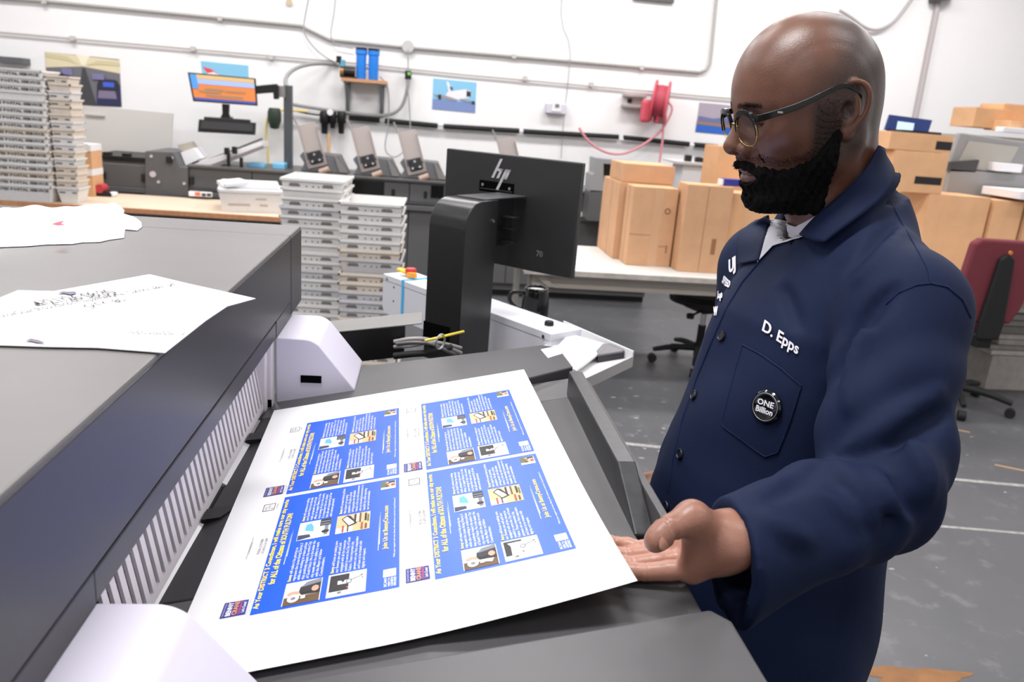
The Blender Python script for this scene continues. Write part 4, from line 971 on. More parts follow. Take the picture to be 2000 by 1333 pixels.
# shelf with water filters
sh = empty('wall_shelf', tuple(at_y(710, 160, WALLY)), 'small wooden wall shelf with grey brackets under the water filters', 'shelf')
a = at_y(666, 154, WALLY - .3); b = at_y(754, 162, WALLY - .3)
keep(MB().box(a.x, b.x, WALLY - .3, WALLY, (a.z + b.z) / 2 - .015, (a.z + b.z) / 2 + .015).build('board', mat('orange_wood', (190, 140, 100), .5)), sh)
zs = (a.z + b.z) / 2
for px in (676, 745):
    x = at_y(px, 160, WALLY - .2).x
    keep(MB().box(x - .02, x + .02, WALLY - .02, WALLY, zs - .32, zs - .015).box(x - .02, x + .02, WALLY - .28, WALLY, zs - .03, zs - .015).build('bracket', mat('bracket_grey', (120, 124, 128), .4)), sh)
    keep(MB().tube([(x, WALLY - .27, zs - .03), (x, WALLY - .01, zs - .29)], .01, 6).build('brace', MATS['bracket_grey']), sh)
BLU = mat('filter_blue', (38, 128, 222), .35)
for k, px in enumerate((705, 729)):
    f = empty('water_filter', (at_y(px, 150, WALLY - .2).x, WALLY - .2, zs + .016), '%s blue water filter canister on the wall shelf' % ['left', 'right'][k], 'water filter', 'water filter canisters on the wall shelf')
    MB().lathe([(0, 0), (.042, 0), (.046, .01), (.048, .22), (.056, .225), (.056, .262), (0, .262)], n=24).build('canister', BLU, f, smooth=50)
    MB().lathe([(0, .263), (.054, .263), (.054, .283), (0, .285)], n=24).build('cap', BLACK, f, smooth=50)
pm = empty('water_pump', (at_y(683, 150, WALLY - .2).x, WALLY - .2, zs + .016), 'small black and bronze pump with fittings beside the blue filters', 'pump')
MB().cyl((-.06, 0, .06), (.05, 0, .06), .045, 16).build('motor', BLACK, pm, smooth=40)
MB().cyl((-.09, 0, .055), (-.055, 0, .055), .05, 16).build('pump_head', mat('bronze', (150, 112, 70), .4, metal=.4), pm, smooth=40)
MB().box(-.08, .06, -.05, .05, 0, .015).build('foot_plate', RUBBER, pm)
MB().cyl((-.07, -.02, .1), (-.07, -.02, .16), .03, 12).build('fitting', mat('teal_fitting', (90, 160, 180), .4), pm, smooth=40)
MB().cyl((-.10, -.03, .13), (-.10, -.03, .19), .025, 12).build('fitting', BLACK, pm, smooth=40)
# hose reel
hr = empty('hose_reel', tuple(at_y(1286, 200, WALLY - .2)), 'pink red hose reel on grey wall brackets', 'hose reel')
REDP = mat('reel_red', (206, 84, 100), .5)
rcx = at_y(1290, 198, WALLY - .22); ax = Vector((1, -.35, -.06)).normalized()
def disc(c, r, t, name, m, r_in=0.0):
    M_ = Matrix.Translation(c) @ ax.to_track_quat('Z', 'Y').to_matrix().to_4x4()
    prof = [(r_in, -t / 2), (r, -t / 2), (r + .006, 0), (r, t / 2), (r_in, t / 2)]
    if r_in: prof.append(prof[0])
    return keep(MB().lathe(prof, n=36, M=M_).build(name, m, None, smooth=40), hr)
disc(rcx - ax * .065, .195, .02, 'side_disc', REDP, .06)
disc(rcx + ax * .065, .195, .02, 'side_disc', REDP, .0)
disc(rcx, .15, .11, 'hose_coil', mat('reel_coil', (176, 66, 82), .6, bump=.6, bscale=40), .05)
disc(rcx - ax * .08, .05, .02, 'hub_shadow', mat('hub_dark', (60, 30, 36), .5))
b_ = at_y(1262, 205, WALLY - .2)
keep(MB().box(b_.x - .05, b_.x + .06, WALLY - .24, WALLY - .16, b_.z - .17, b_.z + .05).build('arm_plate', REDP, None, bevel=.03), hr)
c_ = at_y(1292, 232, WALLY - .25)
keep(MB().box(c_.x - .06, c_.x + .05, WALLY - .28, WALLY - .15, c_.z - .05, c_.z + .05).build('hose_guide', REDP, None, bevel=.02), hr)
keep(MB().cyl((c_.x, WALLY - .285, c_.z - .01), (c_.x, WALLY - .30, c_.z - .01), .03, 16).build('guide_roller', mat('roller_grey', (110, 100, 102), .4), smooth=40), hr)
for tl, br in (((1221, 183), (1263, 192)), ((1218, 204), (1262, 213))):
    keep(pbox('wall_bracket', tl, br, WALLY - .12, .12, mat('bracket_steel', (170, 160, 156), .4, metal=.3), None, bevel=.004), hr)
keep(pbox('wall_bolt', (1227, 193), (1234, 201), WALLY - .03, .03, BLACK, None, bevel=.006), hr)
PK_ = mat('pink_hose', (214, 140, 148), .5)
ptube('air_hose', [(1131, 250), (1145, 272), (1165, 290), (1195, 302), (1225, 300), (1262, 280), (1292, 255), (1300, 243)], WALLY - .2, .012, PK_, 'pink hose hanging in a curve below the hose reel', 'hose')
ptube('air_hose', [(1296, 240), (1294, 275), (1288, 318)], WALLY - .2, .012, PK_, 'pink hose dropping straight from the hose reel', 'hose', smooth=0)
ptube('air_hose', [(1306, 200), (1314, 210), (1310, 225), (1299, 245)], WALLY - .2, .01, PK_, 'short pink hose bow at the right of the hose reel', 'hose')
# dark boxes on the wall
o = pbox('wall_speaker', (-20, 108), (45, 126), WALLY - .15, .15, mat('speaker_grey', (96, 96, 100), .5), None, bevel=.004); tag(o, 'dark grey wall box above the lettered trays at left', 'wall box')
o = pbox('wall_sign', (1240, -25), (1316, 6), WALLY - .04, .04, MBLACK, None); tag(o, 'dark box edge high on the wall at the top of the picture', 'wall box')
o = MB().cyl(at_y(565, 4, WALLY - .03), at_y(565, 4, WALLY), .03, 14).build('wall_fixture', mat('tan_fixture', (206, 188, 160), .5)); tag(o, 'small round tan fixture high on the white wall', 'fixture')

# ---- posters
def poster(pix, label, layers, name='poster'):
    """pix: TL,TR,BR,BL in the wall plane; layers: (material, polygon in unit coords u right, v down)"""
    A, B, C, D = pix
    f = lambda p, q, t: (p[0] + (q[0] - p[0]) * t, p[1] + (q[1] - p[1]) * t)
    def pt(u, v, y): return at_y(*f(f(A, B, u), f(D, C, u), v), y)
    q = [at_y(*p, WALLY) for p in pix]
    r = empty(name, tuple(q[3]), label, 'poster')
    keep(MB().prism([(p.x, p.z) for p in q], 'y', WALLY - .004, WALLY).build('poster_sheet', layers[0][0], None), r)
    for k, (m, poly, nm) in enumerate(layers[1:]):
        y = WALLY - .0055 - .0012 * k
        keep(obj_from([pt(u, v, y) for u, v in poly], [tuple(range(len(poly)))], nm, m, None), r)
    return r
C_ = lambda n_, c: mat('print_' + n_, c, .6)
sk, wt, gy, nv_, dk = C_('sky', (134, 194, 226)), C_('white', (232, 230, 234)), C_('grey', (150, 148, 156)), C_('navy', (44, 46, 84)), C_('dark', (44, 44, 48))
seats = [(C_('cabin_grey', (112, 110, 118)), None, None), (C_('cabin_ceiling', (224, 212, 176)), [(0, 0), (1, .02), (1, .30), (.5, .22), (0, .30)], 'cabin_ceiling'), (C_('cabin_light', (240, 232, 206)), [(.42, 0), (.60, 0), (.53, .2), (.49, .2)], 'cabin_light'),
         (C_('cabin_bin', (206, 196, 160)), [(0, .02), (.30, .05), (.46, .2), (.3, .14), (0, .1)], 'bin_row'), (C_('cabin_bin', (206, 196, 160)), [(1, .06), (.7, .07), (.54, .2), (.7, .15), (1, .14)], 'bin_row'),
         (C_('aisle', (66, 66, 70)), [(.49, .25), (.53, .25), (.66, 1), (.42, 1)], 'aisle'),
         (nv_, [(.0, .38), (.22, .38), (.30, .55), (.36, 1), (0, 1)], 'seat_left'), (nv_, [(.68, .55), (.74, .44), (.93, .44), (.99, .55), (.99, .98), (.66, .98)], 'seat_right'),
         (C_('seat_light', (128, 116, 142)), [(.70, .68), (.92, .68), (.94, .84), (.68, .84)], 'seat_cover'), (dk, [(.70, .46), (.96, .46), (.97, .66), (.69, .66)], 'head_rest'), (C_('screen_bl', (66, 96, 214)), [(.76, .5), (.91, .5), (.91, .60), (.76, .60)], 'seat_screen'),
         (dk, [(.02, .36), (.22, .40), (.27, .56), (.03, .52)], 'head_rest'), (C_('screen_bl', (66, 96, 214)), [(.06, .40), (.17, .41), (.17, .49), (.06, .48)], 'seat_screen'),
         (C_('lilac', (124, 120, 160)), [(.2, .28), (.34, .28), (.36, .42), (.22, .40)], 'far_seats'), (C_('lilac', (124, 120, 160)), [(.62, .34), (.78, .34), (.78, .46), (.62, .46)], 'far_seats')]
poster(((88, 101), (233, 116), (238, 209), (94, 203)), 'poster of an airliner cabin with grey seats and aisle', seats)
poster(((392, 119), (485, 128), (486, 160), (396, 150)), 'sky blue poster with a red tail behind the orange screen', [(sk, None, None), (C_('red', (226, 72, 76)), [(.02, .35), (.2, .45), (.45, .9), (.1, .7)], 'red_tail'), (wt, [(.1, .75), (.25, .62), (.55, 1), (.2, 1)], 'white_fuselage')])
poster(((846, 153), (931, 161), (928, 221), (844, 213)), 'poster of a white airliner in flight on the wall', [(sk, None, None), (C_('sea', (120, 140, 190)), [(0, .66), (1, .70), (1, 1), (0, 1)], 'sea'), (wt, [(.30, .05), (.36, .08), (.44, .36), (.74, .26), (.86, .30), (.9, .42), (.84, .52), (.5, .66), (.28, .56), (.36, .36)], 'airliner'), (dk, [(.78, .30), (.88, .33), (.88, .48), (.78, .50)], 'nose_shade'), (gy, [(.02, .52), (.3, .52), (.6, .62), (.55, .68), (.1, .6)], 'wing'), (gy, [(.62, .58), (.98, .62), (.98, .68), (.7, .66)], 'wing'), (dk, [(.12, .52), (.2, .5), (.2, .66), (.14, .66)], 'engine'), (dk, [(.90, .62), (.98, .62), (.98, .72), (.92, .72)], 'engine'), (nv_, [(.38, .22), (.46, .24), (.44, .36)], 'tail_mark')])
poster(((1366, 200), (1470, 210), (1466, 268), (1358, 258)), 'poster of a dusk waterfront half hidden by the man', [(C_('dusk', (168, 158, 172)), None, None), (C_('sea2', (44, 100, 190)), [(0, .72), (1, .76), (1, 1), (0, 1)], 'water'), (C_('shore', (150, 122, 104)), [(0, .6), (1, .62), (1, .77), (0, .73)], 'shore'), (C_('towers', (104, 112, 158)), [(.02, .45), (.3, .5), (.5, .42), (.9, .5), (.9, .64), (.02, .62)], 'skyline')])

# ---- right-hand table with boxes
tb = empty('packing_table', (2.4, 5.2, 0), 'white folding packing table carrying the cardboard boxes', 'table')
keep(MB().box(.60, 5.2, 4.64, 5.62, .728, .760).build('table_top', mat('white_laminate', (228, 226, 222), .4, var=.03, vscale=4), None, bevel=.004), tb)
keep(MB().box(.598, 5.2, 4.63, 4.645, .722, .757).build('edge_strip', mat('worn_edge', (196, 188, 180), .5, var=.3, vscale=14), None, bevel=.003), tb)
APR = mat('beige_apron', (172, 164, 154), .5, var=.06, vscale=5)
q = [at_y(*p, 4.70) for p in ((1043, 540), (1110, 541))]
keep(MB().box(.66, 5.1, 4.70, 4.73, .632, .727).build('apron', APR), tb)
keep(MB().prism([(.64, .727), (.72, .727), (.80, .64), (.76, .64)], 'y', 4.68, 4.74).build('corner_brace', APR), tb)
for x in (.66, 2.25, 5.0):
    for y in (4.74, 5.5): keep(MB().box(x - .02, x + .02, y - .02, y + .02, 0, .727).build('leg', mat('table_leg_grey', (150, 146, 140), .4)), tb)
def carton(x, y, z, w, d, h, rz, label, marks=(), m=CARD2, flaps=True):
    r = empty('cardboard_box', (x, y, z), label, 'box', rot=(0, 0, rz))
    MB().box(0, w, 0, d, 0, h).build('carton', m, r, bevel=.003)
    # top seam: two flaps with a gap
    MB().box(.002, w - .002, .002, d / 2 - .002, h, h + .004).build('flap', CARD, r); MB().box(.002, w - .002, d / 2 + .002, d - .002, h, h + .004).build('flap', CARD, r)
    for kind, a, b, c, e in marks:
        if kind == 'tape': MB().box(a, b, -.0012, 0, c, e).build('tape', TAPE, r)
        elif kind == 'black': MB().box(a, b, -.0015, 0, c, e).build('black_label', mat('black_label', (30, 29, 30), .5), r)
        elif kind == 'line': MB().box(a, b, -.001, 0, c, e).build('printed_line', mat('carton_print', (150, 104, 70), .7), r)
        elif kind == 'ring':
            V = [(a + b * k * math.cos(t), -.001, c + b * k * math.sin(t)) for k in (1, .6) for t in np.linspace(0, 2 * math.pi, 17)[:-1]]
            obj_from(V, [(i, (i + 1) % 16, 16 + (i + 1) % 16, 16 + i) for i in range(16)], 'round_stamp', mat('stamp_brown', (126, 88, 62), .7), r)
        elif kind == 'left': MB().box(-.001, 0, a, b, c, e).build('printed_line', MATS.get('carton_print') or mat('carton_print', (150, 104, 70), .7), r)
    return r
carton(1.294, 4.93, .761, .293, .20, .50, 0, 'front left tall brown box with round stamp on the table', [('line', .0, .145, .20, .203), ('tape', .14, .20, 0, .5), ('ring', .235, .02, .36, 0), ('line', .20, .25, .13, .135), ('line', .252, .262, .09, .14), ('left', .1, .103, 0, .5)])
carton(1.60, 4.80, .761, .295, .20, .545, 0, 'tall brown box with vertical seam beside the stamped box', [('line', .135, .138, 0, .54), ('line', .2, .23, .12, .22)])
carton(1.25, 5.14, .761, .36, .50, .505, 0, 'large brown box behind the stamped box', [('left', .2, .203, 0, .5)])
carton(1.27, 5.16, 1.272, .345, .40, .115, 0, 'shallow open brown box stacked on the large box', [])
carton(1.93, 4.92, .761, .36, .3, .50, 0, 'brown box right of the seamed box, half behind the man', [('left', .0, .02, 0, .5)], m=CARD)
carton(1.93, 5.25, .761, .45, .3, .78, 0, 'tallest brown box directly behind the man beside his beard', [], m=CARD)
# things on and behind the boxes
bl = empty('blue_box', tuple(at_y(1400, 352, 4.95)), 'small dark blue box lying on the seamed brown box', 'box'); c = at_z(1403, 357, 1.312)
keep(MB().box(c.x - .06, c.x + .06, 4.86, 4.93, 1.312, 1.355).build('blue_body', mat('deep_blue', (46, 52, 140), .5), None, bevel=.003), bl)
keep(MB().box(c.x - .075, c.x - .06, 4.865, 4.925, 1.315, 1.35).build('white_end', PAPER, None), bl)
gm = empty('grey_machine', tuple(at_y(1165, 370, 6.9)), 'grey metal machine hood behind the brown boxes', 'machine')
q = [at_y(*p, 6.95) for p in ((1156, 306), (1304, 322), (1303, 328), (1172, 318), (1172, 372), (1146, 372), (1148, 338), (1154, 336))]
keep(MB().prism([(p.x, p.z) for p in q], 'y', 6.8, 7.05).build('hood_frame', mat('mid_grey_paint', (150, 150, 152), .5), None, bevel=.004), gm)
q = [at_y(*p, 6.99) for p in ((1172, 318), (1303, 328), (1300, 372), (1172, 372))]
keep(MB().prism([(p.x, p.z) for p in q], 'y', 7.0, 7.06).build('dark_inside', mat('hood_inside', (60, 60, 62), .5), None), gm)
keep(MB().box(at_y(1146, 372, 6.95).x, at_y(1303, 372, 6.95).x, 6.8, 7.05, .80, at_y(1200, 372, 6.95).z).build('hood_base', MBLACK, None), gm)
tl = empty('tool_tray', tuple(at_y(1360, 325, 6.6)), 'pale shelf with small black tools behind the seamed box', 'shelf')
a = at_y(1314, 316, 6.6); b = at_y(1412, 328, 6.6)
keep(MB().box(a.x, b.x, 6.5, 6.9, b.z + .01, b.z + .03).build('shelf_board', mat('pale_shelf', (204, 198, 196), .5), None), tl)
keep(MB().box(a.x + .08, b.x - .05, 6.55, 6.85, b.z - .35, b.z + .01).build('white_cabinet', WHITE, None), tl)
for px, py in ((1346, 310), (1366, 314), (1376, 316)):
    a = at_y(px, py, 6.62); keep(MB().box(a.x - .035, a.x + .02, 6.6, 6.66, b.z + .03, a.z + .03).build('tool', BLACK, None, bevel=.008), tl)
keep(pbox('grey_bin', (1405, 311), (1425, 330), 6.7, .15, mat('bin_grey', (190, 186, 186), .5), None, bevel=.004), tl)

# right cluster beyond the man's shoulder
carton(4.14, 5.10, .761, .62, .40, .58, 0, 'large brown box on the table right of the man', [('tape', .0, .001, 0, .5), ('ring', .28, .022, .22, 0), ('line', .29, .31, .27, .31)])
carton(3.90, 5.12, .761, .22, .40, .56, 0, 'narrow brown box between the man and the large box', [], m=CARD)
s1 = at_y(1744, 372, 5.3); s2 = at_y(1850, 372, 5.3)
carton(3.42, 5.14, .761, .46, .42, .57, 0, 'lower brown box hidden by the shoulder of the man', [], m=CARD)
ww = at_y(1851, 300, 5.15).x - at_y(1744, 294, 5.15).x
zb = at_y(1800, 350, 5.15).z; zm = at_y(1800, 296, 5.15).z; ztp = at_y(1800, 262, 5.15).z; xm = at_y(1748, 300, 5.15).x
carton(xm, 5.15, 1.336, ww, .34, zm - 1.336 - .006, 0, 'brown box with wide black label above the shoulder of the man', [('black', .18, ww - .02, .06, .11)], m=CARD)
carton(xm - .05, 5.16, zm, ww + .06, .32, ztp - zm, 0, 'topmost brown box with small black label beneath the blue laptop', [('black', ww - .06, ww + .055, .02, .075)], m=CARD)
lp = empty('laptop', tuple(at_y(1775, 262, 5.35)), 'open laptop with dark blue screen on the topmost brown box', 'laptop')
q = [at_y(*p, 5.40) for p in ((1738, 224), (1821, 235), (1812, 262), (1728, 254))]
keep(MB().prism([(p.x, p.z) for p in q], 'y', 5.40, 5.415).build('screen_lid', mat('laptop_navy', (38, 54, 104), .3, emit=.5), None), lp)
q = [at_y(*p, 5.396) for p in ((1754, 237), (1786, 241), (1782, 260), (1750, 256))]
keep(MB().prism([(p.x, p.z) for p in q], 'y', 5.396, 5.399).build('screen_window', mat('laptop_window', (190, 216, 236), .4, emit=.8), None), lp)
keep(MB().box(q[0].x - .06, q[1].x + .1, 5.22, 5.42, ztp + .005, ztp + .02).build('keyboard_base', BLACK, None), lp)
# white papers on the large box
pz = 1.346
o = MB().box(4.02, 4.75, 5.05, 5.45, pz, pz + .055).build('paper_stack', PAPER, None, bevel=.003); tag(o, 'thick white paper stack on the large brown box', 'paper')
# grey clear-hooded machine
hd_ = empty('hooded_scanner', tuple(at_y(1900, 335, 5.6)), 'grey machine with tilted smoky cover behind the paper stack', 'scanner')
q = [at_y(*p, 5.55) for p in ((1876, 259), (2040, 283), (2005, 350), (1849, 333))]
keep(MB().prism([(p.x, p.z) for p in q], 'y', 5.55, 5.60).build('cover_frame', mat('cover_grey', (150, 150, 150), .4), None, bevel=.01), hd_)
q = [at_y(*p, 5.545) for p in ((1892, 275), (1990, 287), (1962, 338), (1866, 326))]
keep(MB().prism([(p.x, p.z) for p in q], 'y', 5.54, 5.549).build('cover_pane', mat('smoky_pane', (176, 172, 164), .15), None), hd_)
q = [at_y(*p, 5.53) for p in ((1852, 316), (1908, 312), (1900, 336), (1849, 334))]
keep(MB().prism([(p.x, p.z) for p in q], 'y', 5.50, 5.54).build('dark_bar', mat('bar_dark', (70, 70, 72), .4), None), hd_)
keep(MB().box(at_y(1849, 333, 5.55).x, at_y(2040, 333, 5.55).x, 5.5, 5.6, .762, at_y(1900, 334, 5.55).z).build('scanner_base', mat('cover_grey', (150, 150, 150), .4), None), hd_)
for k, (tlp, brp, Y, lab) in enumerate((((1908, 210), (1966, 253), 6.2, 'brown box stacked high behind the grey scanner'), ((1962, 203), (2060, 250), 6.25, 'brown box at the upper right picture edge'), ((1975, 236), (2050, 262), 6.0, 'low brown box beside the right picture edge'))):
    a = at_y(*tlp, Y); b = at_y(*brp, Y); carton(a.x, Y, b.z, b.x - a.x, .3, a.z - b.z, 0, lab, [], m=CARD)
sb = empty('storage_shelf', (5.6, 6.3, 0), 'grey shelf holding the brown boxes at the upper right', 'shelf')
a = at_y(1900, 256, 6.1)
keep(MB().box(a.x - .02, a.x + .9, 5.95, 6.6, a.z - .055, a.z - .03).build('shelf_board', APR, None), sb)
for x in (a.x + .01, a.x + .85): keep(MB().box(x, x + .03, 6.5, 6.55, 0, a.z - .055).build('leg', MATS['table_leg_grey']), sb)
for k, (tlp, brp) in enumerate((((1962, 248), (2010, 262)), ((1948, 318), (1995, 338)))):
    o = pbox('crumpled_paper', tlp, brp, 5.45 if k else 5.9, .1, PAPER, None, bevel=.004); tag(o, ['white crumpled paper beside the right edge boxes', 'white paper heap on the grey scanner'][k], 'paper')

# stack of papers under the table at right edge
pst = empty('paper_bundle', (4.4, 5.0, 0), 'grey bundle of papers on the floor behind the red chair', 'paper bundle')
zc = 0.0
for i in range(9):
    h = random.uniform(.035, .06) if i else .26
    x = random.uniform(-.04, .04); m = mat('bundle_%d' % (i % 3), ((176, 170, 164), (196, 192, 188), (150, 146, 142))[i % 3], .7, var=.2, vscale=18)
    keep(MB().box(4.02 + x, 4.75 + x, 4.95, 5.35, zc, zc + h - .004).build('paper_ream', m, None, bevel=.006), pst); zc += h
# ---- office chairs
def chair_base(r, z=.06, R=.30, m=RUBBER, rz0=0.3):
    for k in range(5):
        a = rz0 + k * 2 * math.pi / 5; d = Vector((math.cos(a), math.sin(a), 0))
        MB().tube([Vector((0, 0, .13)) + d * .03, Vector((0, 0, .125)) + d * R * .6, Vector((0, 0, .095)) + d * R], [.026, .022, .016], 8, smooth=1).build('base_arm', m, r, smooth=50)
        w = d.cross(Vector((0, 0, 1))); c = d * R + Vector((0, 0, .032))
        MB().cyl(c - w * .022, c + w * .022, .031, 14).build('castor', m, r, smooth=40)
    MB().cyl((0, 0, .07), (0, 0, .17), .035, 14).build('hub', m, r, smooth=40)
    MB().cyl((0, 0, .16), (0, 0, .30), .028, 14).build('gas_lift', m, r, smooth=40)
    MB().cyl((0, 0, .30), (0, 0, .42), .02, 14).build('piston', CHROME, r, smooth=40)
ch = empty('office_chair', (1.99, 5.25, 0), 'black office chair pushed under the white packing table', 'chair', rot=(0, 0, .3))
chair_base(ch, rz0=2.75, R=.33)
MB().lathe([(0, .46), (.20, .455), (.255, .47), (.26, .50), (.22, .53), (0, .535)], n=28).build('seat', RUBBER, ch, smooth=60)
MB().box(-.10, .10, -.12, .12, .41, .46).build('seat_mechanism', RUBBER, ch, bevel=.01)
MB().tube([(-.08, -.1, .44), (-.2, -.16, .43), (-.25, -.18, .425)], .008, 8).build('lever', RUBBER, ch)
MB().lathe([(0, 0), (.025, 0), (.028, .03), (.0, .04)], (-.25, -.18, .405), 12).build('lever_knob', RUBBER, ch, smooth=50)
rc_ = empty('office_chair', (3.55, 4.62, 0), 'dark red office chair with black spine at the right edge', 'chair', rot=(0, 0, 0))
chair_base(rc_, rz0=-.75, R=.34)
MAR = mat('maroon_fabric', (112, 44, 54), .85, bump=.2, bscale=500)
MB().box(-.24, .24, .0, .46, .47, .55).build('seat', MAR, rc_, bevel=.03, seg=3)
MB().box(-.1, .1, .0, .3, .42, .47).build('seat_mechanism', RUBBER, rc_, bevel=.01)
# backrest seen from behind: tapered shield
bk = MB(); sh_ = [(-.15, .60), (.15, .60), (.20, .70), (.235, .88), (.215, 1.10), (.17, 1.13), (-.17, 1.13), (-.215, 1.10), (-.235, .88), (-.20, .70)]
bk.prism(sh_, 'y', -.16, -.09).build('backrest', MAR, rc_, bevel=.02, seg=3)
sp = MB(); sp.prism([(-.075, .50), (.075, .50), (.085, .62), (.05, 1.02), (.0, 1.05), (-.05, 1.02), (-.085, .62)], 'y', -.195, -.158); sp.build('back_spine', RUBBER, rc_, bevel=.015, seg=3)
MB().box(-.05, .05, -.17, .1, .44, .52).build('spine_bracket', RUBBER, rc_, bevel=.01)
MB().cyl((0, -.19, 1.06), (0, -.20, 1.06), .012, 12).build('adjust_knob', mat('amber_knob', (214, 130, 60), .4), rc_)
# ------------------------------------------------------------------ the man: signed-distance modelling + surface nets
from mathutils.bvhtree import BVHTree
F32 = np.float32
def smin(a, b, k):
    h = np.clip(.5 + .5 * (b - a) / k, 0, 1); return b + (a - b) * h - k * h * (1 - h)
def smax(a, b, k): return -smin(-a, -b, k)
class Sdf:
    """grid of sample points with primitive evaluators; P = (...,3)"""
    def __init__(s, lo, hi, res):
        s.lo = np.array(lo, F32); s.res = res
        n = np.ceil((np.array(hi) - np.array(lo)) / res).astype(int) + 1; s.n = n
        ax = [(s.lo[i] + res * np.arange(n[i])).astype(F32) for i in range(3)]
        s.X, s.Y, s.Z = np.meshgrid(*ax, indexing='ij', sparse=True)
    def ell(s, c, r, R=None):
        x, y, z = s.X - c[0], s.Y - c[1], s.Z - c[2]
        if R is not None:
            x, y, z = x * R[0][0] + y * R[1][0] + z * R[2][0], x * R[0][1] + y * R[1][1] + z * R[2][1], x * R[0][2] + y * R[1][2] + z * R[2][2]
        k0 = np.sqrt((x / r[0]) ** 2 + (y / r[1]) ** 2 + (z / r[2]) ** 2); k1 = np.sqrt((x / r[0] ** 2) ** 2 + (y / r[1] ** 2) ** 2 + (z / r[2] ** 2) ** 2)
        return (k0 * (k0 - 1) / (k1 + 1e-9)).astype(F32)
    def sph(s, c, r): return np.sqrt((s.X - c[0]) ** 2 + (s.Y - c[1]) ** 2 + (s.Z - c[2]) ** 2) - F32(r)
    def cap(s, a, b, ra, rb=None):
        rb = ra if rb is None else rb
        a = np.array(a, F32); b = np.array(b, F32); d = b - a; L2 = float(d @ d) + 1e-12
        x, y, z = s.X - a[0], s.Y - a[1], s.Z - a[2]
        t = np.clip((x * d[0] + y * d[1] + z * d[2]) / L2, 0, 1)
        return np.sqrt((x - t * d[0]) ** 2 + (y - t * d[1]) ** 2 + (z - t * d[2]) ** 2) - (ra + (rb - ra) * t).astype(F32)
    def chain(s, pts, rs, k=.0):
        d = None
        for (p, q), (a, b) in zip(zip(pts, pts[1:]), zip(rs, rs[1:])):
            e = s.cap(p, q, a, b); d = e if d is None else (np.minimum(d, e) if not k else smin(d, e, k))
        return d
    def win(s, lo, hi):
        i = np.clip(np.floor((np.array(lo) - s.lo) / s.res).astype(int), 0, s.n - 1); j = np.clip(np.ceil((np.array(hi) - s.lo) / s.res).astype(int) + 1, 1, s.n)
        w = object.__new__(Sdf); w.lo = s.lo + i * s.res; w.res = s.res; w.n = j - i
        w.X = s.X[i[0]:j[0]]; w.Y = s.Y[:, i[1]:j[1]]; w.Z = s.Z[:, :, i[2]:j[2]]
        return w, (slice(i[0], j[0]), slice(i[1], j[1]), slice(i[2], j[2]))
    def un(s, D, pts, rs, k, sgn=1, off=0.0, kk=0.0):
        """blend a capsule chain (or sphere, or ellipsoid when rs is a 3-tuple) into D, touching only its neighbourhood"""
        ell = isinstance(rs, tuple)
        P = np.array([pts] if ell or np.ndim(pts) == 1 else pts, float); m = (max(rs) if not np.isscalar(rs) else rs) + 2.5 * k + 3 * s.res
        w, sl = s.win(P.min(0) - m, P.max(0) + m)
        if min(w.n) <= 0: return D
        e = w.ell(pts, rs) if ell else (w.sph(pts, rs) if np.isscalar(rs) else w.chain(list(P), list(rs), kk))
        e = e + F32(off)
        D[sl] = smin(D[sl], e, k) if sgn > 0 else smax(D[sl], -e, k)
        return D
    def mesh(s, D):
        """naive surface nets"""
        n = D.shape; ins = D < 0
        c = np.zeros((n[0] - 1, n[1] - 1, n[2] - 1), np.uint8)
        for i in (0, 1):
            for j in (0, 1):
                for k in (0, 1): c += ins[i:n[0] - 1 + i, j:n[1] - 1 + j, k:n[2] - 1 + k]
        act = np.argwhere((c > 0) & (c < 8)); idx = -np.ones(c.shape, np.int64); idx[tuple(act.T)] = np.arange(len(act))
        acc = np.zeros((len(act), 3)); cnt = np.zeros(len(act))
        cor = [(0, 0, 0), (1, 0, 0), (0, 1, 0), (1, 1, 0), (0, 0, 1), (1, 0, 1), (0, 1, 1), (1, 1, 1)]
        val = [D[act[:, 0] + o[0], act[:, 1] + o[1], act[:, 2] + o[2]] for o in cor]
        for a, b in ((0, 1), (2, 3), (4, 5), (6, 7), (0, 2), (1, 3), (4, 6), (5, 7), (0, 4), (1, 5), (2, 6), (3, 7)):
            m = (val[a] < 0) != (val[b] < 0); t = np.where(m, val[a] / (val[a] - val[b] + 1e-12), 0)[:, None]
            p = np.array(cor[a]) + t * (np.array(cor[b]) - np.array(cor[a])); acc += np.where(m[:, None], p, 0); cnt += m
        V = s.lo + s.res * (act + acc / np.maximum(cnt, 1)[:, None])
        faces = []
        for ax in range(3):
            sl0 = [slice(None)] * 3; sl1 = [slice(None)] * 3; sl0[ax] = slice(0, n[ax] - 1); sl1[ax] = slice(1, n[ax])
            ch = ins[tuple(sl0)] != ins[tuple(sl1)]; e = np.argwhere(ch)
            u, v = (ax + 1) % 3, (ax + 2) % 3
            e = e[(e[:, u] > 0) & (e[:, v] > 0) & (e[:, u] < n[u] - 1) & (e[:, v] < n[v] - 1)]
            fl = ins[tuple(e.T)]
            def g(du, dv):
                q = e.copy(); q[:, u] -= du; q[:, v] -= dv; return idx[tuple(q.T)]
            f = np.stack([g(1, 1), g(0, 1), g(0, 0), g(1, 0)], 1); f[~fl] = f[~fl][:, ::-1]; faces.append(f)
        return V, np.vstack(faces)
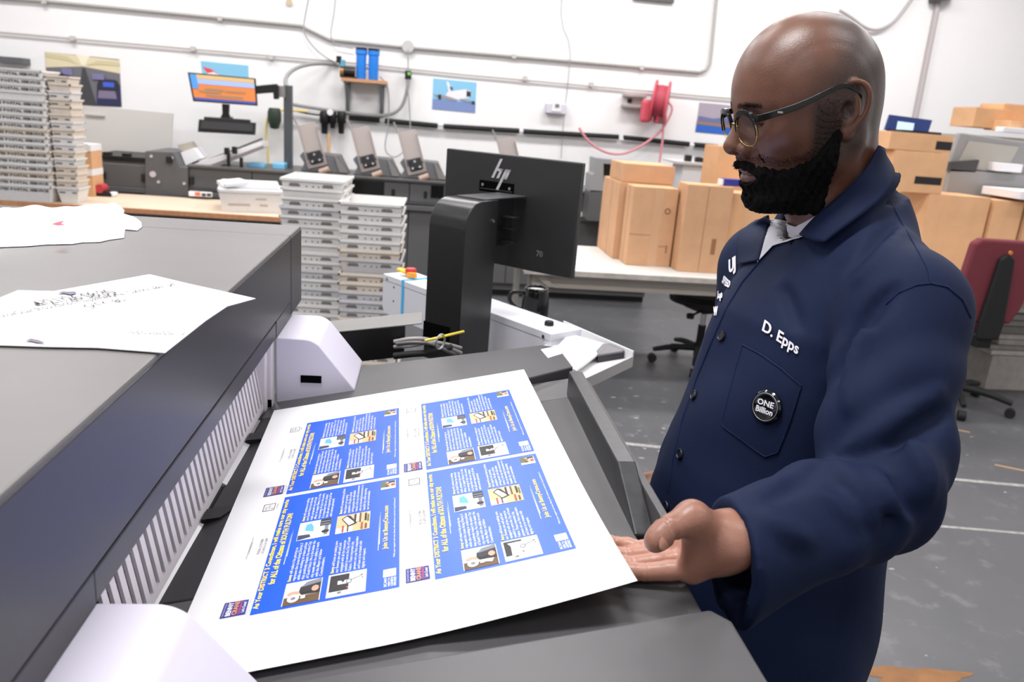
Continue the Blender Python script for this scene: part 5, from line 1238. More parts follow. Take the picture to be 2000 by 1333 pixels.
def np_mesh(name, V, Fq, m, parent=None, attr=None):
    me = bpy.data.meshes.new(name); nv, nf = len(V), len(Fq)
    me.vertices.add(nv); me.vertices.foreach_set('co', np.asarray(V, np.float32).ravel())
    me.loops.add(nf * 4); me.loops.foreach_set('vertex_index', np.asarray(Fq, np.int32).ravel())
    me.polygons.add(nf); me.polygons.foreach_set('loop_start', np.arange(nf, dtype=np.int32) * 4); me.polygons.foreach_set('loop_total', np.full(nf, 4, np.int32))
    me.update(calc_edges=True); me.validate()
    for q in (m if isinstance(m, (list, tuple)) else [m]): me.materials.append(q)
    me.shade_smooth()
    if attr:
        for k, a in attr.items():
            at_ = me.attributes.new(k, 'FLOAT', 'POINT'); at_.data.foreach_set('value', np.asarray(a, np.float32))
    o = bpy.data.objects.new(name, me); col.objects.link(o)
    if parent is not None: o.parent = parent
    return o
def vnoise(P, f, seed=0):
    """cheap smooth pseudo noise from summed rotated sines, about -1..1"""
    r = np.random.default_rng(seed); v = 0
    for i in range(5):
        d = r.normal(size=3); d /= np.linalg.norm(d); v = v + np.sin((P[0] * d[0] + P[1] * d[1] + P[2] * d[2]) * f * r.uniform(.7, 1.5) + r.uniform(0, 6))
    return v / 2.6

person = empty('person', (.60, 1.10, 0), 'man in a long navy work coat and glasses studying the printed sheet', 'person')
def pk(o): return keep(o, person)

# ---------------- materials
def skin_material():
    m = bpy.data.materials.new('skin'); m.use_nodes = True; nt = m.node_tree; b = nt.nodes['Principled BSDF']
    tc = nt.nodes.new('ShaderNodeTexCoord')
    def attr(n):
        a = nt.nodes.new('ShaderNodeAttribute'); a.attribute_name = n; return a.outputs['Fac']
    def noise(s, d=5):
        n = nt.nodes.new('ShaderNodeTexNoise'); n.inputs['Scale'].default_value = s; n.inputs['Detail'].default_value = d; nt.links.new(tc.outputs['Object'], n.inputs['Vector']); return n.outputs['Fac']
    def mix(f, a, bb):
        x = nt.nodes.new('ShaderNodeMix'); x.data_type = 'RGBA'
        if isinstance(f, float): x.inputs['Factor'].default_value = f
        else: nt.links.new(f, x.inputs['Factor'])
        for k, s in ((6, a), (7, bb)):
            if isinstance(s, tuple): x.inputs[k].default_value = (*s, 1)
            else: nt.links.new(s, x.inputs[k])
        return x.outputs[2]
    def ramp(f, p0, p1):
        r = nt.nodes.new('ShaderNodeMapRange'); r.inputs[1].default_value = p0; r.inputs[2].default_value = p1; nt.links.new(f, r.inputs[0]); return r.outputs[0]
    def mul(a, bb):
        x = nt.nodes.new('ShaderNodeMath'); x.operation = 'MULTIPLY'; nt.links.new(a, x.inputs[0])
        if isinstance(bb, float): x.inputs[1].default_value = bb
        else: nt.links.new(bb, x.inputs[1])
        return x.outputs[0]
    base = mix(ramp(noise(22), .35, .7), lin((108, 70, 53)), lin((90, 57, 43)))
    base = mix(attr('palm'), base, lin((172, 124, 106)))
    base = mix(attr('lip'), base, lin((104, 66, 62)))
    stub = mul(attr('stubble'), ramp(noise(900, 2), .30, .56))
    base = mix(stub, base, lin((34, 27, 25)))
    base = mix(mul(attr('hairline'), .55), base, lin((56, 45, 41)))
    nt.links.new(base, b.inputs['Base Color'])
    b.inputs['Roughness'].default_value = .38; b.inputs['Specular IOR Level'].default_value = .5
    b.inputs['Subsurface Weight'].default_value = .06; b.inputs['Subsurface Radius'].default_value = (.012, .005, .003)
    bp = nt.nodes.new('ShaderNodeBump'); bp.inputs['Strength'].default_value = .22; bp.inputs['Distance'].default_value = .0012
    nt.links.new(noise(420, 3), bp.inputs['Height']); nt.links.new(bp.outputs['Normal'], b.inputs['Normal'])
    return m
SKIN = skin_material()
def cloth(name, rgb, rough=.85):
    m = bpy.data.materials.new(name); m.use_nodes = True; nt = m.node_tree; b = nt.nodes['Principled BSDF']
    tc = nt.nodes.new('ShaderNodeTexCoord'); n = nt.nodes.new('ShaderNodeTexNoise'); n.inputs['Scale'].default_value = 6; n.inputs['Detail'].default_value = 5
    nt.links.new(tc.outputs['Object'], n.inputs['Vector'])
    x = nt.nodes.new('ShaderNodeMix'); x.data_type = 'RGBA'; c = lin(rgb); x.inputs[6].default_value = (*c, 1); x.inputs[7].default_value = (*[v * .8 for v in c], 1)
    nt.links.new(n.outputs['Fac'], x.inputs['Factor']); nt.links.new(x.outputs[2], b.inputs['Base Color'])
    b.inputs['Roughness'].default_value = rough; b.inputs['Specular IOR Level'].default_value = .2
    w = nt.nodes.new('ShaderNodeTexNoise'); w.inputs['Scale'].default_value = 900; nt.links.new(tc.outputs['Object'], w.inputs['Vector'])
    bp = nt.nodes.new('ShaderNodeBump'); bp.inputs['Strength'].default_value = .15; bp.inputs['Distance'].default_value = .001
    nt.links.new(w.outputs['Fac'], bp.inputs['Height']); nt.links.new(bp.outputs['Normal'], b.inputs['Normal'])
    return m
NAVY = cloth('navy_twill', (15, 28, 59), .75)
SHIRT = cloth('white_shirt_cotton', (226, 224, 230), .8)
HAIR = mat('black_beard_hair', (15, 13, 13), .9, spec=.15)

# ---------------- head (local frame: x left, y forward, z up; origin between the ears)
HP = np.array([.52451507, 1.09660376, 1.66529396]); HS = 1.0279
def head_rot(az, pt, rl):
    Fv = np.array([-math.cos(az) * math.cos(pt), math.sin(az) * math.cos(pt), -math.sin(pt)]); L = np.cross([0, 0, 1], Fv); L /= np.linalg.norm(L); U = np.cross(Fv, L)
    c, s = math.cos(rl), math.sin(rl); return np.stack([c * L + s * U, Fv, -s * L + c * U], 1)
HR = head_rot(.00396, .2409, -.0266)
def h2w(p): return HP + HS * (np.asarray(p, float) @ HR.T)
def w2h(p): return ((np.asarray(p, float) - HP) / HS) @ HR
NECKW = np.array([.600, 1.105, 1.50])
neck_h = w2h(NECKW)

g = Sdf((-.098, -.135, -.185), (.098, .135, .142), .00165)
d = g.ell((0, -.010, .040), (.0765, .0895, .0900))
d = smin(d, g.ell((0, .019, .040), (.0725, .0745, .080)), .05)
d = smin(d, g.ell((0, .040, -.018), (.057, .050, .070)), .03)
for sx in (-1, 1):
    d = smin(d, g.cap((sx * .053, -.002, -.052), (sx * .014, .058, -.086), .019, .019), .025)
    d = smin(d, g.sph((sx * .047, .052, -.008), .021), .02)
    d = smin(d, g.cap((sx * .010, .0835, .033), (sx * .046, .066, .034), .0105, .009), .014)
    d = smin(d, g.ell((sx * .062, .01, .01), (.014, .04, .05)), .03)
d = smin(d, g.sph((0, .063, -.087), .0195), .018)
d = smin(d, g.ell((0, .070, -.055), (.031, .024, .028)), .016)
# neck
d = smin(d, g.cap((0, -.030, -.01), (0, -.050, -.175), .0565, .056), .03)
d = smin(d, g.cap((0, .015, -.085), (0, -.02, -.17), .030, .044), .03)
for sx in (-1, 1):
    d = smin(d, g.cap((sx * .058, -.03, -.03), (sx * .018, .0, -.17), .014, .014), .02)
# eye sockets, lids
for sx in (-1, 1):
    d = g.un(d, (sx * .034, .099, .014), (.020, .019, .0145), .012, -1)
    d = g.un(d, (sx * .0325, .0675, .0135), .0142, .004)
    d = g.un(d, [(sx * .019, .0815, .0095), (sx * .0325, .0845, .0068), (sx * .045, .0765, .0100)], [.0010, .0021, .0010], .0025, -1)
    d = g.un(d, [(sx * .018, .080, .0135), (sx * .033, .0828, .0125), (sx * .046, .0745, .0125)], [.0012, .0020, .0012], .003)
# nose
d = g.un(d, [(0, .084, .026), (0, .0965, .004), (0, .1075, -.017)], [.0078, .0092, .0125], .011)
for sx in (-1, 1):
    d = g.un(d, (sx * .0150, .0925, -.0235), (.0085, .0125, .0090), .007)
    d = g.un(d, (sx * .0075, .1035, -.0325), (.0038, .0062, .0045), .003, -1)
    d = g.un(d, [(sx * .025, .083, -.022), (sx * .030, .076, -.042)], [.0012, .0012], .008, -1)
d = smin(d, g.cap((0, .098, -.034), (0, .096, -.044), .005, .006), .008)
# lips
d = g.un(d, [(-.024, .0775, -.0555), (-.010, .0915, -.0505), (0, .0935, -.0515), (.010, .0915, -.0505), (.024, .0775, -.0555)], [.0030, .0055, .0055, .0055, .0030], .004)
d = g.un(d, [(-.022, .0780, -.0595), (-.010, .0895, -.0645), (0, .0915, -.0655), (.010, .0895, -.0645), (.022, .0780, -.0595)], [.0030, .0064, .0068, .0064, .0030], .004)
d = g.un(d, [(-.026, .0790, -.0575), (-.012, .0945, -.0575), (0, .0985, -.0580), (.012, .0945, -.0575), (.026, .0790, -.0575)], [.0006, .0011, .0013, .0011, .0006], .003, -1)
d_bare = d.copy()
# ears
def smooth_path(pts, n=3):
    pts = [np.array(p, float) for p in pts]
    for _ in range(n):
        q = [pts[0]]
        for a, b in zip(pts, pts[1:]): q += [a * .75 + b * .25, a * .25 + b * .75]
        pts = q + [pts[-1]]
    return pts
def path_r(pts, rs, n=2):
    q = smooth_path(pts, n); return q, list(np.interp(np.linspace(0, 1, len(q)), np.linspace(0, 1, len(rs)), rs))
for sx in (-1, 1):
    def e(p): return (sx * p[0], (p[1] + .020) * .88 - .016, p[2] * .88 + .0125)
    d = g.un(d, e((.0795, -.022, .003)), (.0055, .0150, .0255), .006)
    d = g.un(d, e((.0735, -.014, -.003)), (.0085, .0125, .019), .008)
    hel = [(.0760, -.004, .004), (.0800, -.003, .020), (.0830, -.010, .0345), (.0870, -.026, .0400), (.0900, -.0430, .0300), (.0905, -.0460, .010), (.0875, -.0390, -.012), (.0815, -.0250, -.0270)]
    q, r = path_r([e(p) for p in hel], [.0020, .0030, .0034, .0036, .0036, .0034, .0032, .0040]); d = g.un(d, q, r, .003)
    d = g.un(d, e((.0795, -.0165, -.0315)), (.0052, .0082, .0095), .005)
    anti = [(.0825, -.0190, .0260), (.0855, -.0300, .0120), (.0850, -.0300, -.0070), (.0820, -.0200, -.0190)]
    q, r = path_r([e(p) for p in anti], [.0022, .0030, .0031, .0028]); d = g.un(d, q, r, .003)
    d = g.un(d, e((.0875, -.0150, -.0015)), (.0075, .0075, .0115), .004, -1)
    d = g.un(d, e((.0800, -.0035, -.0050)), (.0040, .0040, .0062), .003)
# beard volume belongs to the beard object; keep the skin bare
d_head = d
V, Fq = g.mesh(d)
x, y, z = V.T
front = y - .25 * (z - .04)
# scalp stubble: behind a soft receding line from the temple over the crown
ss = lambda a, b, v: (lambda t: t * t * (3 - 2 * t))(np.clip((v - a) / (b - a), 0, 1))
edge = .040 - .62 * np.clip(z - .050, 0, .09) + .006 * np.sin(60 * x)
stub = ss(-.008, .052, edge - y) * ss(-.055, -.025, z + .30 * (y + .05))
vi = np.clip(np.rint((V - g.lo) / g.res).astype(int), 0, np.array(d_bare.shape) - 1)
stub = stub * (1 - ss(.0006, .0022, d_bare[vi[:, 0], vi[:, 1], vi[:, 2]]))
side = ss(.045, .058, np.abs(x)) * ss(.0, .018, .026 - np.abs(y - .016)) * ss(-.07, -.05, z) * ss(0, .05, .060 - z)
jaw = 0 * z
lipm = np.clip(1 - np.abs(z + .0578) / .0130, 0, 1) * np.clip((y - .077) / .004, 0, 1) * np.clip((.025 - np.abs(x)) / .004, 0, 1)
lipm = np.clip(lipm * 3, 0, 1)
stub = np.clip(np.maximum(stub * .9, side * .95), 0, 1) * (1 - lipm)
brow = np.clip(1 - np.abs(z - (.0345 - .10 * np.clip(np.abs(x) - .03, 0, 1))) / .0050, 0, 1) * np.clip((np.abs(x) - .010) / .004, 0, 1) * np.clip((.050 - np.abs(x)) / .006, 0, 1) * (y > .05)
headV, headF = h2w(V), Fq
headA = dict(stubble=np.clip(stub + brow * 1.0, 0, 1), hairline=np.clip(stub, 0, 1), lip=lipm, palm=np.zeros(len(V)))

# ---------------- beard: a dark curly layer grown from the head surface over jaw, chin and lip
X_, Y_, Z_ = g.X, g.Y, g.Z
AX = np.abs(X_)
zu = np.interp(Y_.ravel(), [-.02, .004, .018, .030, .050, .064, .080], [.006, -.004, -.020, -.036, -.046, -.047, -.040])[None, :, None]
zlow = -.098 - .10 * np.clip(.06 - Y_, 0, .1) + 0 * Z_
jawm = ss(-.002, .022, zu + .003 - Z_) * ss(-.008, .012, Y_ + .10 * (Z_ + .10)) * ss(-.022, .002, Z_ - (zlow - .012))
must = ss(0, .010, .0305 - AX) * ss(.070, .080, Y_) * ss(0, .006, -.0350 - .18 * AX - Z_)
lipz = ss(-.10, .10, 1 - np.sqrt((AX / .0245) ** 2 + ((Z_ + .0585 + .12 * AX) / .0105) ** 2)) * ss(.066, .076, Y_)
chin = ss(-.078, -.098, Z_) * ss(.02, .06, Y_)
sideb = ss(.044, .054, AX) * ss(0, .012, .0170 - np.abs(Y_ - .013)) * ss(0, .03, .024 - Z_) * ss(-.07, -.05, Z_)
T = -.005 + jawm * (.0100 + .0060 * chin)
T = np.maximum(T, -.005 + must * .0098)
T = T - lipz * .03
wob = (.0011 * vnoise((X_, Y_, Z_), 520, 3) + .0009 * vnoise((X_, Y_, Z_), 1100, 4))
bd = (d_head - T + wob * np.clip((T + .004) / .006, 0, 1)).astype(F32)
BV, BF = g.mesh(bd)
beard = np_mesh('beard', h2w(BV), BF, HAIR); pk(beard)
bl = BV
keepm = d_head  # noqa
# short curls standing off the beard, and fine hairs feathering its border and the sideburns
def normals_of(o, n):
    a = np.zeros(n * 3, np.float32); o.data.vertices.foreach_get('normal', a); return a.reshape(-1, 3)
gi = np.clip(((BV - g.lo) / g.res).astype(int), 0, np.array(d_head.shape) - 1)
out = d_head[gi[:, 0], gi[:, 1], gi[:, 2]] > .0006
nrm = normals_of(beard, len(BV)); co = h2w(BV)
tmp = np_mesh('tmp', headV, headF, HAIR); hn = normals_of(tmp, len(headV)); me_ = tmp.data; bpy.data.objects.remove(tmp); bpy.data.meshes.remove(me_)
hx, hy, hz_ = V.T
zu_h = np.interp(hy, [-.02, .004, .018, .030, .050, .064, .080], [.006, -.004, -.020, -.036, -.046, -.047, -.040])
bord = ss(0, .010, .011 - np.abs(hz_ - zu_h)) * (hy > -.004) * (hy < .085) + ss(.045, .056, np.abs(hx)) * ss(0, .012, .020 - np.abs(hy - .014)) * ss(0, .035, .045 - hz_) * (hz_ > -.05) * 1.1
bord = bord + ss(0, .008, .010 - np.abs(hz_ + .0375)) * (np.abs(hx) < .03) * (hy > .082) * (hz_ < -.034)
brow_w = np.clip(1 - np.abs(hz_ - (.0350 - .12 * np.clip(np.abs(hx) - .028, 0, 1))) / .0042, 0, 1) * (np.abs(hx) > .011) * (np.abs(hx) < .050) * (hy > .05)
def strands(src, nr, idx, Lr, r, flat, down):
    VV = []; FF = []
    for i in idx:
        p = src[i]; n_ = nr[i]
        t = rng.normal(size=3) + down; t -= n_ * (t @ n_); t /= np.linalg.norm(t) + 1e-9; w = np.cross(n_, t)
        L = rng.uniform(*Lr); nz = n_ * flat
        pts = [p - n_ * .0006, p + nz * L * .45 + t * L * .3, p + nz * L * .75 + t * L * .65 + w * L * .2, p + nz * L * .7 + t * L * .95 + w * L * .45]
        b0 = len(VV)
        for k, q in enumerate(pts):
            rr = r * (1 - .22 * k); VV += [q + t * rr, q - t * .5 * rr + w * .87 * rr, q - t * .5 * rr - w * .87 * rr]
        for k in range(3):
            for s_ in range(3): FF.append((b0 + 3 * k + s_, b0 + 3 * k + (s_ + 1) % 3, b0 + 3 * k + 3 + (s_ + 1) % 3, b0 + 3 * k + 3 + s_))
    return np.array(VV), np.array(FF)
V1, F1 = strands(co, nrm, rng.choice(np.nonzero(out)[0], 9000), (.002, .0065), .00028, 1.0, np.zeros(3))
V2, F2 = strands(headV, hn, rng.choice(len(headV), 13000, p=bord / bord.sum()), (.002, .0065), .00028, .5, np.array([0, 0, -1.0]))
V3, F3 = strands(headV, hn, rng.choice(len(headV), 900, p=brow_w / brow_w.sum()), (.004, .008), .00022, .3, np.array([.9, 0, -.2]))
curl = np_mesh('beard_curls', np.vstack([V1, V2]), np.vstack([F1, F2 + len(V1)]), HAIR); pk(curl); curl['kind'] = 'stuff'
eb = np_mesh('eyebrows', V3, F3, HAIR); pk(eb); eb['kind'] = 'stuff'

# ---------------- body joints in world space
TF = np.array([-1.0, 0.0, 0]); TL = np.array([0.0, -1.0, 0])
SHL = np.array(at_d(1762, 612, 1.00)); ELB = np.array(at_d(1716, 965, .925)); WRI = np.array(at_d(1425, 1062, .83))
CUF = np.array(at_d(1432, 1082, .84))
SHR = NECKW * [1, 1, 0] + [0, 0, 1.415] - TL * .185 + TF * .01
ELR = np.array([.62, 1.37, 1.16]); WRR = np.array(at_d(1335, 925, 1.33))

# ---------------- left hand, palm up under the sheet corner
ORGN = np.array([0, 0, CAMH])
gh_lo = np.minimum(WRI, np.array([.13, .60, 1.14])) - .04; 
def wp(px, py, D): return np.array(at_d(px, py, D))
def sheet_depth(px, py):
    """camera depth of the sheet's plane under a pixel"""
    r_ = ray(px, py); t = ((SA - O3) @ SN) / (r_ @ SN); return float(t)
fing = {  # MCP, PIP, DIP, tip pixels with extra depth below the sheet
 'index': [(1352, 1112, .015), (1262, 1118, .020), (1205, 1116, .020), (1160, 1112, .020)],
 'middle': [(1338, 1092, .030), (1235, 1104, .026), (1170, 1100, .024), (1118, 1096, .022)],
 'ring': [(1325, 1076, .034), (1226, 1086, .028), (1165, 1080, .026), (1120, 1078, .024)],
 'little': [(1314, 1062, .036), (1250, 1070, .026), (1200, 1060, .024), (1166, 1054, .022)]}
fr = {'index': [.0118, .0098, .0088, .0072], 'middle': [.0118, .0100, .0090, .0074], 'ring': [.0112, .0094, .0085, .0070], 'little': [.0100, .0084, .0075, .0062]}
FW = {k: [wp(px, py, max(sheet_depth(px, py), .79 if px > 1240 else 0) + e) for px, py, e in v] for k, v in fing.items()}
TH = [wp(1410, 1045, .825), wp(1352, 1012, .800), wp(1304, 1034, .785), wp(1280, 1058, .780)]
allp = np.array([p for v in FW.values() for p in v] + TH + [WRI]); lo = allp.min(0) - .035; hi = allp.max(0) + .04; hi[0] += .06
g = Sdf(lo, hi, .0014)
MCP = [FW[k][0] for k in ('index', 'middle', 'ring', 'little')]
dirw = ELB - WRI
d = None
for k, mpt in enumerate(MCP):
    wr = WRI + (mpt - np.mean(MCP, 0)) * .5
    e = g.cap(mpt, wr, .0135, .0175); d = e if d is None else smin(d, e, .012)
d = smin(d, g.cap(WRI - dirw * .03, WRI + dirw / np.linalg.norm(dirw) * .07, .027, .027), .02)
d = smin(d, g.cap(WRI + np.array([0, 0, .012]), WRI + dirw / np.linalg.norm(dirw) * .06, .022, .024), .02)
# thenar mound and thumb
d = smin(d, g.chain([WRI + np.array([-.005, -.012, .010]), TH[0], TH[1]], [.021, .0195, .0165], .008), .012)
d = smin(d, g.chain([TH[1], TH[2], TH[3]], [.0158, .0132, .0114], .004), .006)
d = smin(d, g.sph(TH[2] + (TH[3] - TH[2]) * .6, .0131), .004)
d = smin(d, g.cap(TH[1], FW['index'][0], .011, .011), .016)
for k in FW:
    e = g.chain(FW[k], fr[k], .002)
    for a, b in zip(FW[k][:-1], FW[k][1:]):     # soft pads between the creases
        e = smin(e, g.sph(a + (b - a) * .5, fr[k][1] * 1.02), .004)
    d = smin(d, e, .0035)
def ring_cut(D, c, axis, R, r, k=.0016):
    axis = axis / np.linalg.norm(axis); u = np.cross(axis, [0.3, 0.2, 1.0]); u /= np.linalg.norm(u); w = np.cross(axis, u)
    return g.un(D, [c + (u * math.cos(t) + w * math.sin(t)) * R for t in np.linspace(0, 2 * math.pi, 15)], [r] * 15, k, -1)
ta = TH[3] - TH[2]; tb_ = TH[2] - TH[1]
for f_, R_, r_ in ((.02, .0139, .0011), (-.14, .0143, .0010), (.16, .0136, .0008)): d = ring_cut(d, TH[2] + ta * f_, ta * .5 + tb_ * .5, R_, r_)
for k in FW:
    for j_ in (1, 2): d = ring_cut(d, FW[k][j_], FW[k][j_] - FW[k][j_ - 1], fr[k][j_] * 1.05, .0007)
HV, HF = g.mesh(d)
pm_c = np.mean([FW['ring'][0], FW['middle'][0], FW['little'][1], FW['ring'][1]], 0)
palm = np.clip(1 - np.linalg.norm((HV - pm_c) * [.7, .8, 1.0], axis=1) / .055, 0, 1) * 1.4
palm = np.clip(palm + .55, 0, 1)
# thumb nail
nail_c = TH[2] + (TH[3] - TH[2]) * .78
# ---------------- right hand resting beyond the coat front
gr_ = Sdf(WRR - [.14, .10, .10], WRR + [.09, .09, .09], .003)
hd = np.array([-.75, -.35, -.45]); hd /= np.linalg.norm(hd); sd = np.cross(hd, [0, 0, 1.]); sd /= np.linalg.norm(sd); ud = np.cross(sd, hd)
d = gr_.cap(WRR + -hd * .08, WRR, .029, .026)
for k, o_ in enumerate((-.027, -.009, .009, .027)):
    m0 = WRR + hd * .075 + sd * o_; d = smin(d, gr_.cap(WRR + sd * o_ * .5, m0, .015, .012), .012)
    d = smin(d, gr_.chain([m0, m0 + hd * .035 - ud * .01, m0 + hd * .05 - ud * .035], [.0105, .0092, .008]), .004)
d = smin(d, gr_.chain([WRR + hd * .02 + sd * .02, WRR + hd * .05 + sd * .045, WRR + hd * .075 + sd * .05], [.014, .012, .009]), .008)
RV, RF = gr_.mesh(d)

# ---------------- torso, arms and legs under the clothes (coarse) -> one body mesh
gt = Sdf((.25, .60, 0.0), (.90, 1.55, 1.52), .016)
cz = lambda z: NECKW[:2]
d = gt.ell((.59, 1.10, 1.22), (.10, .16, .24)); d = smin(d, gt.ell((.59, 1.10, .95), (.10, .15, .15)), .08)
d = smin(d, gt.chain([SHL - [0, 0, .02], ELB, WRI], [.05, .042, .03]), .03); d = smin(d, gt.chain([SHR - [0, 0, .02], ELR, WRR], [.05, .042, .03]), .03)
for sy in (-1, 1):
    hp = np.array([.60, 1.10, .92]) + TL * .09 * sy; d = smin(d, gt.chain([hp, [hp[0] - .02, hp[1], .50], [hp[0] + .01, hp[1], .06]], [.085, .058, .042], .02), .03)
    d = smin(d, gt.chain([[hp[0] + .04, hp[1], .04], [hp[0] - .16, hp[1], .03]], [.04, .035]), .02)
TV, TFc = gt.mesh(d)
Vall = np.vstack([headV, HV, RV, TV]); offs = np.cumsum([0, len(headV), len(HV), len(RV)])
Fall = np.vstack([headF, HF + offs[1], RF + offs[2], TFc + offs[3]])
zpad = lambda a, k: np.concatenate([a, k])
att = {}
for nm in ('stubble', 'hairline', 'lip'): att[nm] = np.concatenate([headA[nm], np.zeros(len(HV) + len(RV) + len(TV))])
att['palm'] = np.concatenate([headA['palm'], palm, np.full(len(RV), .2), np.zeros(len(TV))])
body = np_mesh('body', Vall, Fall, SKIN, attr=att); pk(body)

# eyes
for sx in (-1, 1):
    c = h2w((sx * .0325, .0675, .0128)); e = MB().lathe([(.0001, -.0128), (.0064, -.0111), (.0111, -.0064), (.0128, 0), (.0111, .0064), (.0064, .0111), (.0001, .0128)], tuple(c), 20).build('eyeball', mat('eye_white', (206, 196, 188), .2), None, smooth=80); pk(e)
    f_ = h2w((sx * .0325, .0675 + .0122, .0068)); n_ = Vector(f_ - c).normalized()
    i_ = MB().cyl(Vector(f_) - n_ * .002, Vector(f_) + n_ * .0012, .0056, 16).build('iris', mat('dark_iris', (30, 20, 16), .15), None, smooth=40); keep(i_, person)

# thumb nail plate
V_ = []; nd = (TH[3] - TH[2]); nd /= np.linalg.norm(nd); tocam = (O3 - nail_c); tocam /= np.linalg.norm(tocam)
nn = tocam - nd * (tocam @ nd); nn = nn / np.linalg.norm(nn); nn = nn * .80 + np.cross(nd, nn) * -.60; nn /= np.linalg.norm(nn); nt_ = np.cross(nd, nn)
for i in range(7):
    for j in range(7):
        a = (i / 6 - .5) * 2; b = (j / 6 - .5) * 2
        rr = .0131 + .0004; ang = a * .55 * math.sqrt(max(0.02, 1 - .75 * b * b))
        V_.append(nail_c + nd * b * .0085 * (1 - .18 * a * a) + (nn * math.cos(ang) + nt_ * math.sin(ang)) * rr)
nail = obj_from(V_, [(i * 7 + j, i * 7 + j + 1, (i + 1) * 7 + j + 1, (i + 1) * 7 + j) for i in range(6) for j in range(6)], 'thumb_nail', mat('nail_pink', (178, 130, 110), .3), None, smooth=True); pk(nail)

# ---------------- coat
RES = .0062
gc = Sdf((.28, .55, .60), (.95, 1.50, 1.60), RES)
Zc = gc.Z
prof = np.array([  # z, front, back, half width, centre shift along TF
 [.60, .20, .15, .235, .01], [.80, .205, .145, .23, .01], [.95, .205, .140, .222, .01], [1.05, .200, .135, .215, .01], [1.15, .188, .13, .205, .005], [1.22, .175, .13, .200, 0], [1.30, .152, .13, .192, 0], [1.38, .135, .122, .172, 0], [1.43, .112, .112, .140, 0], [1.48, .09, .095, .100, 0], [1.52, .07, .085, .078, 0], [1.60, .06, .07, .065, 0]])
zz = Zc.ravel()
ip = lambda k: np.interp(zz, prof[:, 0], prof[:, k])[None, None, :].astype(F32)
cx, cy = NECKW[0] + .0, NECKW[1] - .0
fx = (gc.X - cx) * TF[0] + (gc.Y - cy) * TF[1] - ip(4); lx = (gc.X - cx) * TL[0] + (gc.Y - cy) * TL[1]
a_ = np.where(fx > 0, ip(1), ip(2)); w_ = ip(3)
k0 = (np.abs(fx / a_) ** 2.25 + np.abs(lx / w_) ** 2.25) ** (1 / 2.25)
d = ((k0 - 1) * np.minimum(a_, w_)).astype(F32); del k0
# drape: vertical rolls that grow towards the hem
ang = np.arctan2(lx, fx)
d = d + (.0075 * np.sin(ang * 7 + 6 * (Zc - 1) + .6) * np.clip((1.12 - Zc) / .3, 0, 1) + .004 * np.sin(ang * 4 + 9 * Zc) * np.clip((1.38 - Zc) / .2, 0, 1)).astype(F32)
P3 = (gc.X, gc.Y, gc.Z)
d = d + (.0022 * vnoise(P3, 34, 21) + .0045 * vnoise((gc.X * 1.3, gc.Y * 1.3, gc.Z * .55), 26, 23)).astype(F32)
# shoulders
for S in (SHL, SHR):
    nb = NECKW + np.array([0, 0, -.002]) - TF * .03
    d = smin(d, gc.cap(nb, S + [0, 0, .0], .066, .076), .05)
# left sleeve
ax1 = ELB - SHL; ax2 = CUF - ELB
sl = gc.cap(SHL, ELB, .080, .070)
sl = smin(sl, gc.cap(ELB, ELB + ax2 * 1.0, .068, .054), .028)
# sleeve folds: rings along the arm, strongest inside the elbow
def along(a, axis):
    L = np.linalg.norm(axis); u = axis / L
    return ((gc.X - a[0]) * u[0] + (gc.Y - a[1]) * u[1] + (gc.Z - a[2]) * u[2]) / L
t1 = along(SHL, ax1); t2 = along(ELB, ax2)
mid = ELB + np.array([-.03, .02, .05])
near = np.exp(-((gc.X - ELB[0]) ** 2 + (gc.Y - ELB[1]) ** 2 + (gc.Z - ELB[2] - .01) ** 2) / (2 * .085 ** 2))
sl = sl + (near * (.0110 * np.sin(t1 * 15 + 22 * (gc.X - ELB[0]) + 6 * vnoise(P3, 11, 5)) + .006 * np.sin(t2 * 17 - 18 * (gc.Z - ELB[2]) + 4 * vnoise(P3, 13, 6)))).astype(F32)
sl = sl + (.0032 * np.sin(t2 * 9 + 30 * (gc.Z - ELB[2]) + 3 * vnoise(P3, 15, 8)) * np.clip(t2 * 2, 0, 1)).astype(F32)
sl = sl + (.0022 * vnoise(P3, 40, 9)).astype(F32)
# armhole: sleeve joins the body with a tighter blend, leaving a crease
d = smin(d, sl, .018)
# hollow cuff
uw = ax2 / np.linalg.norm(ax2)
ch0 = ELB + ax2 * 1.0
d = gc.un(d, [ch0 - uw * .07, ch0 + uw * .02], [.056, .061], .012)
d = gc.un(d, [ch0 - uw * .06 + [0, 0, -.008], ch0 + uw * .02 + [.004, 0, -.026]], [.050, .055], .02)
cn = uw * .92 + np.array([0, .25, .10]); cn /= np.linalg.norm(cn)
cutp = (gc.X - ch0[0]) * cn[0] + (gc.Y - ch0[1]) * cn[1] + (gc.Z - ch0[2]) * cn[2]
d = smax(d, np.where((t2 > .5), cutp - .004, -1).astype(F32), .002)
d = gc.un(d, [ch0 - uw * .025, ch0 + uw * .09], [.042, .047], .002, -1)
d = gc.un(d, [ch0 - uw * .025 + [0, 0, -.010], ch0 + uw * .07 + [.004, 0, -.030]], [.034, .042], .002, -1)
# right sleeve
slr = smin(gc.cap(SHR, ELR, .082, .068), gc.cap(ELR, ELR + (WRR - ELR) * .85, .066, .052), .03)
d = smin(d, slr, .018)
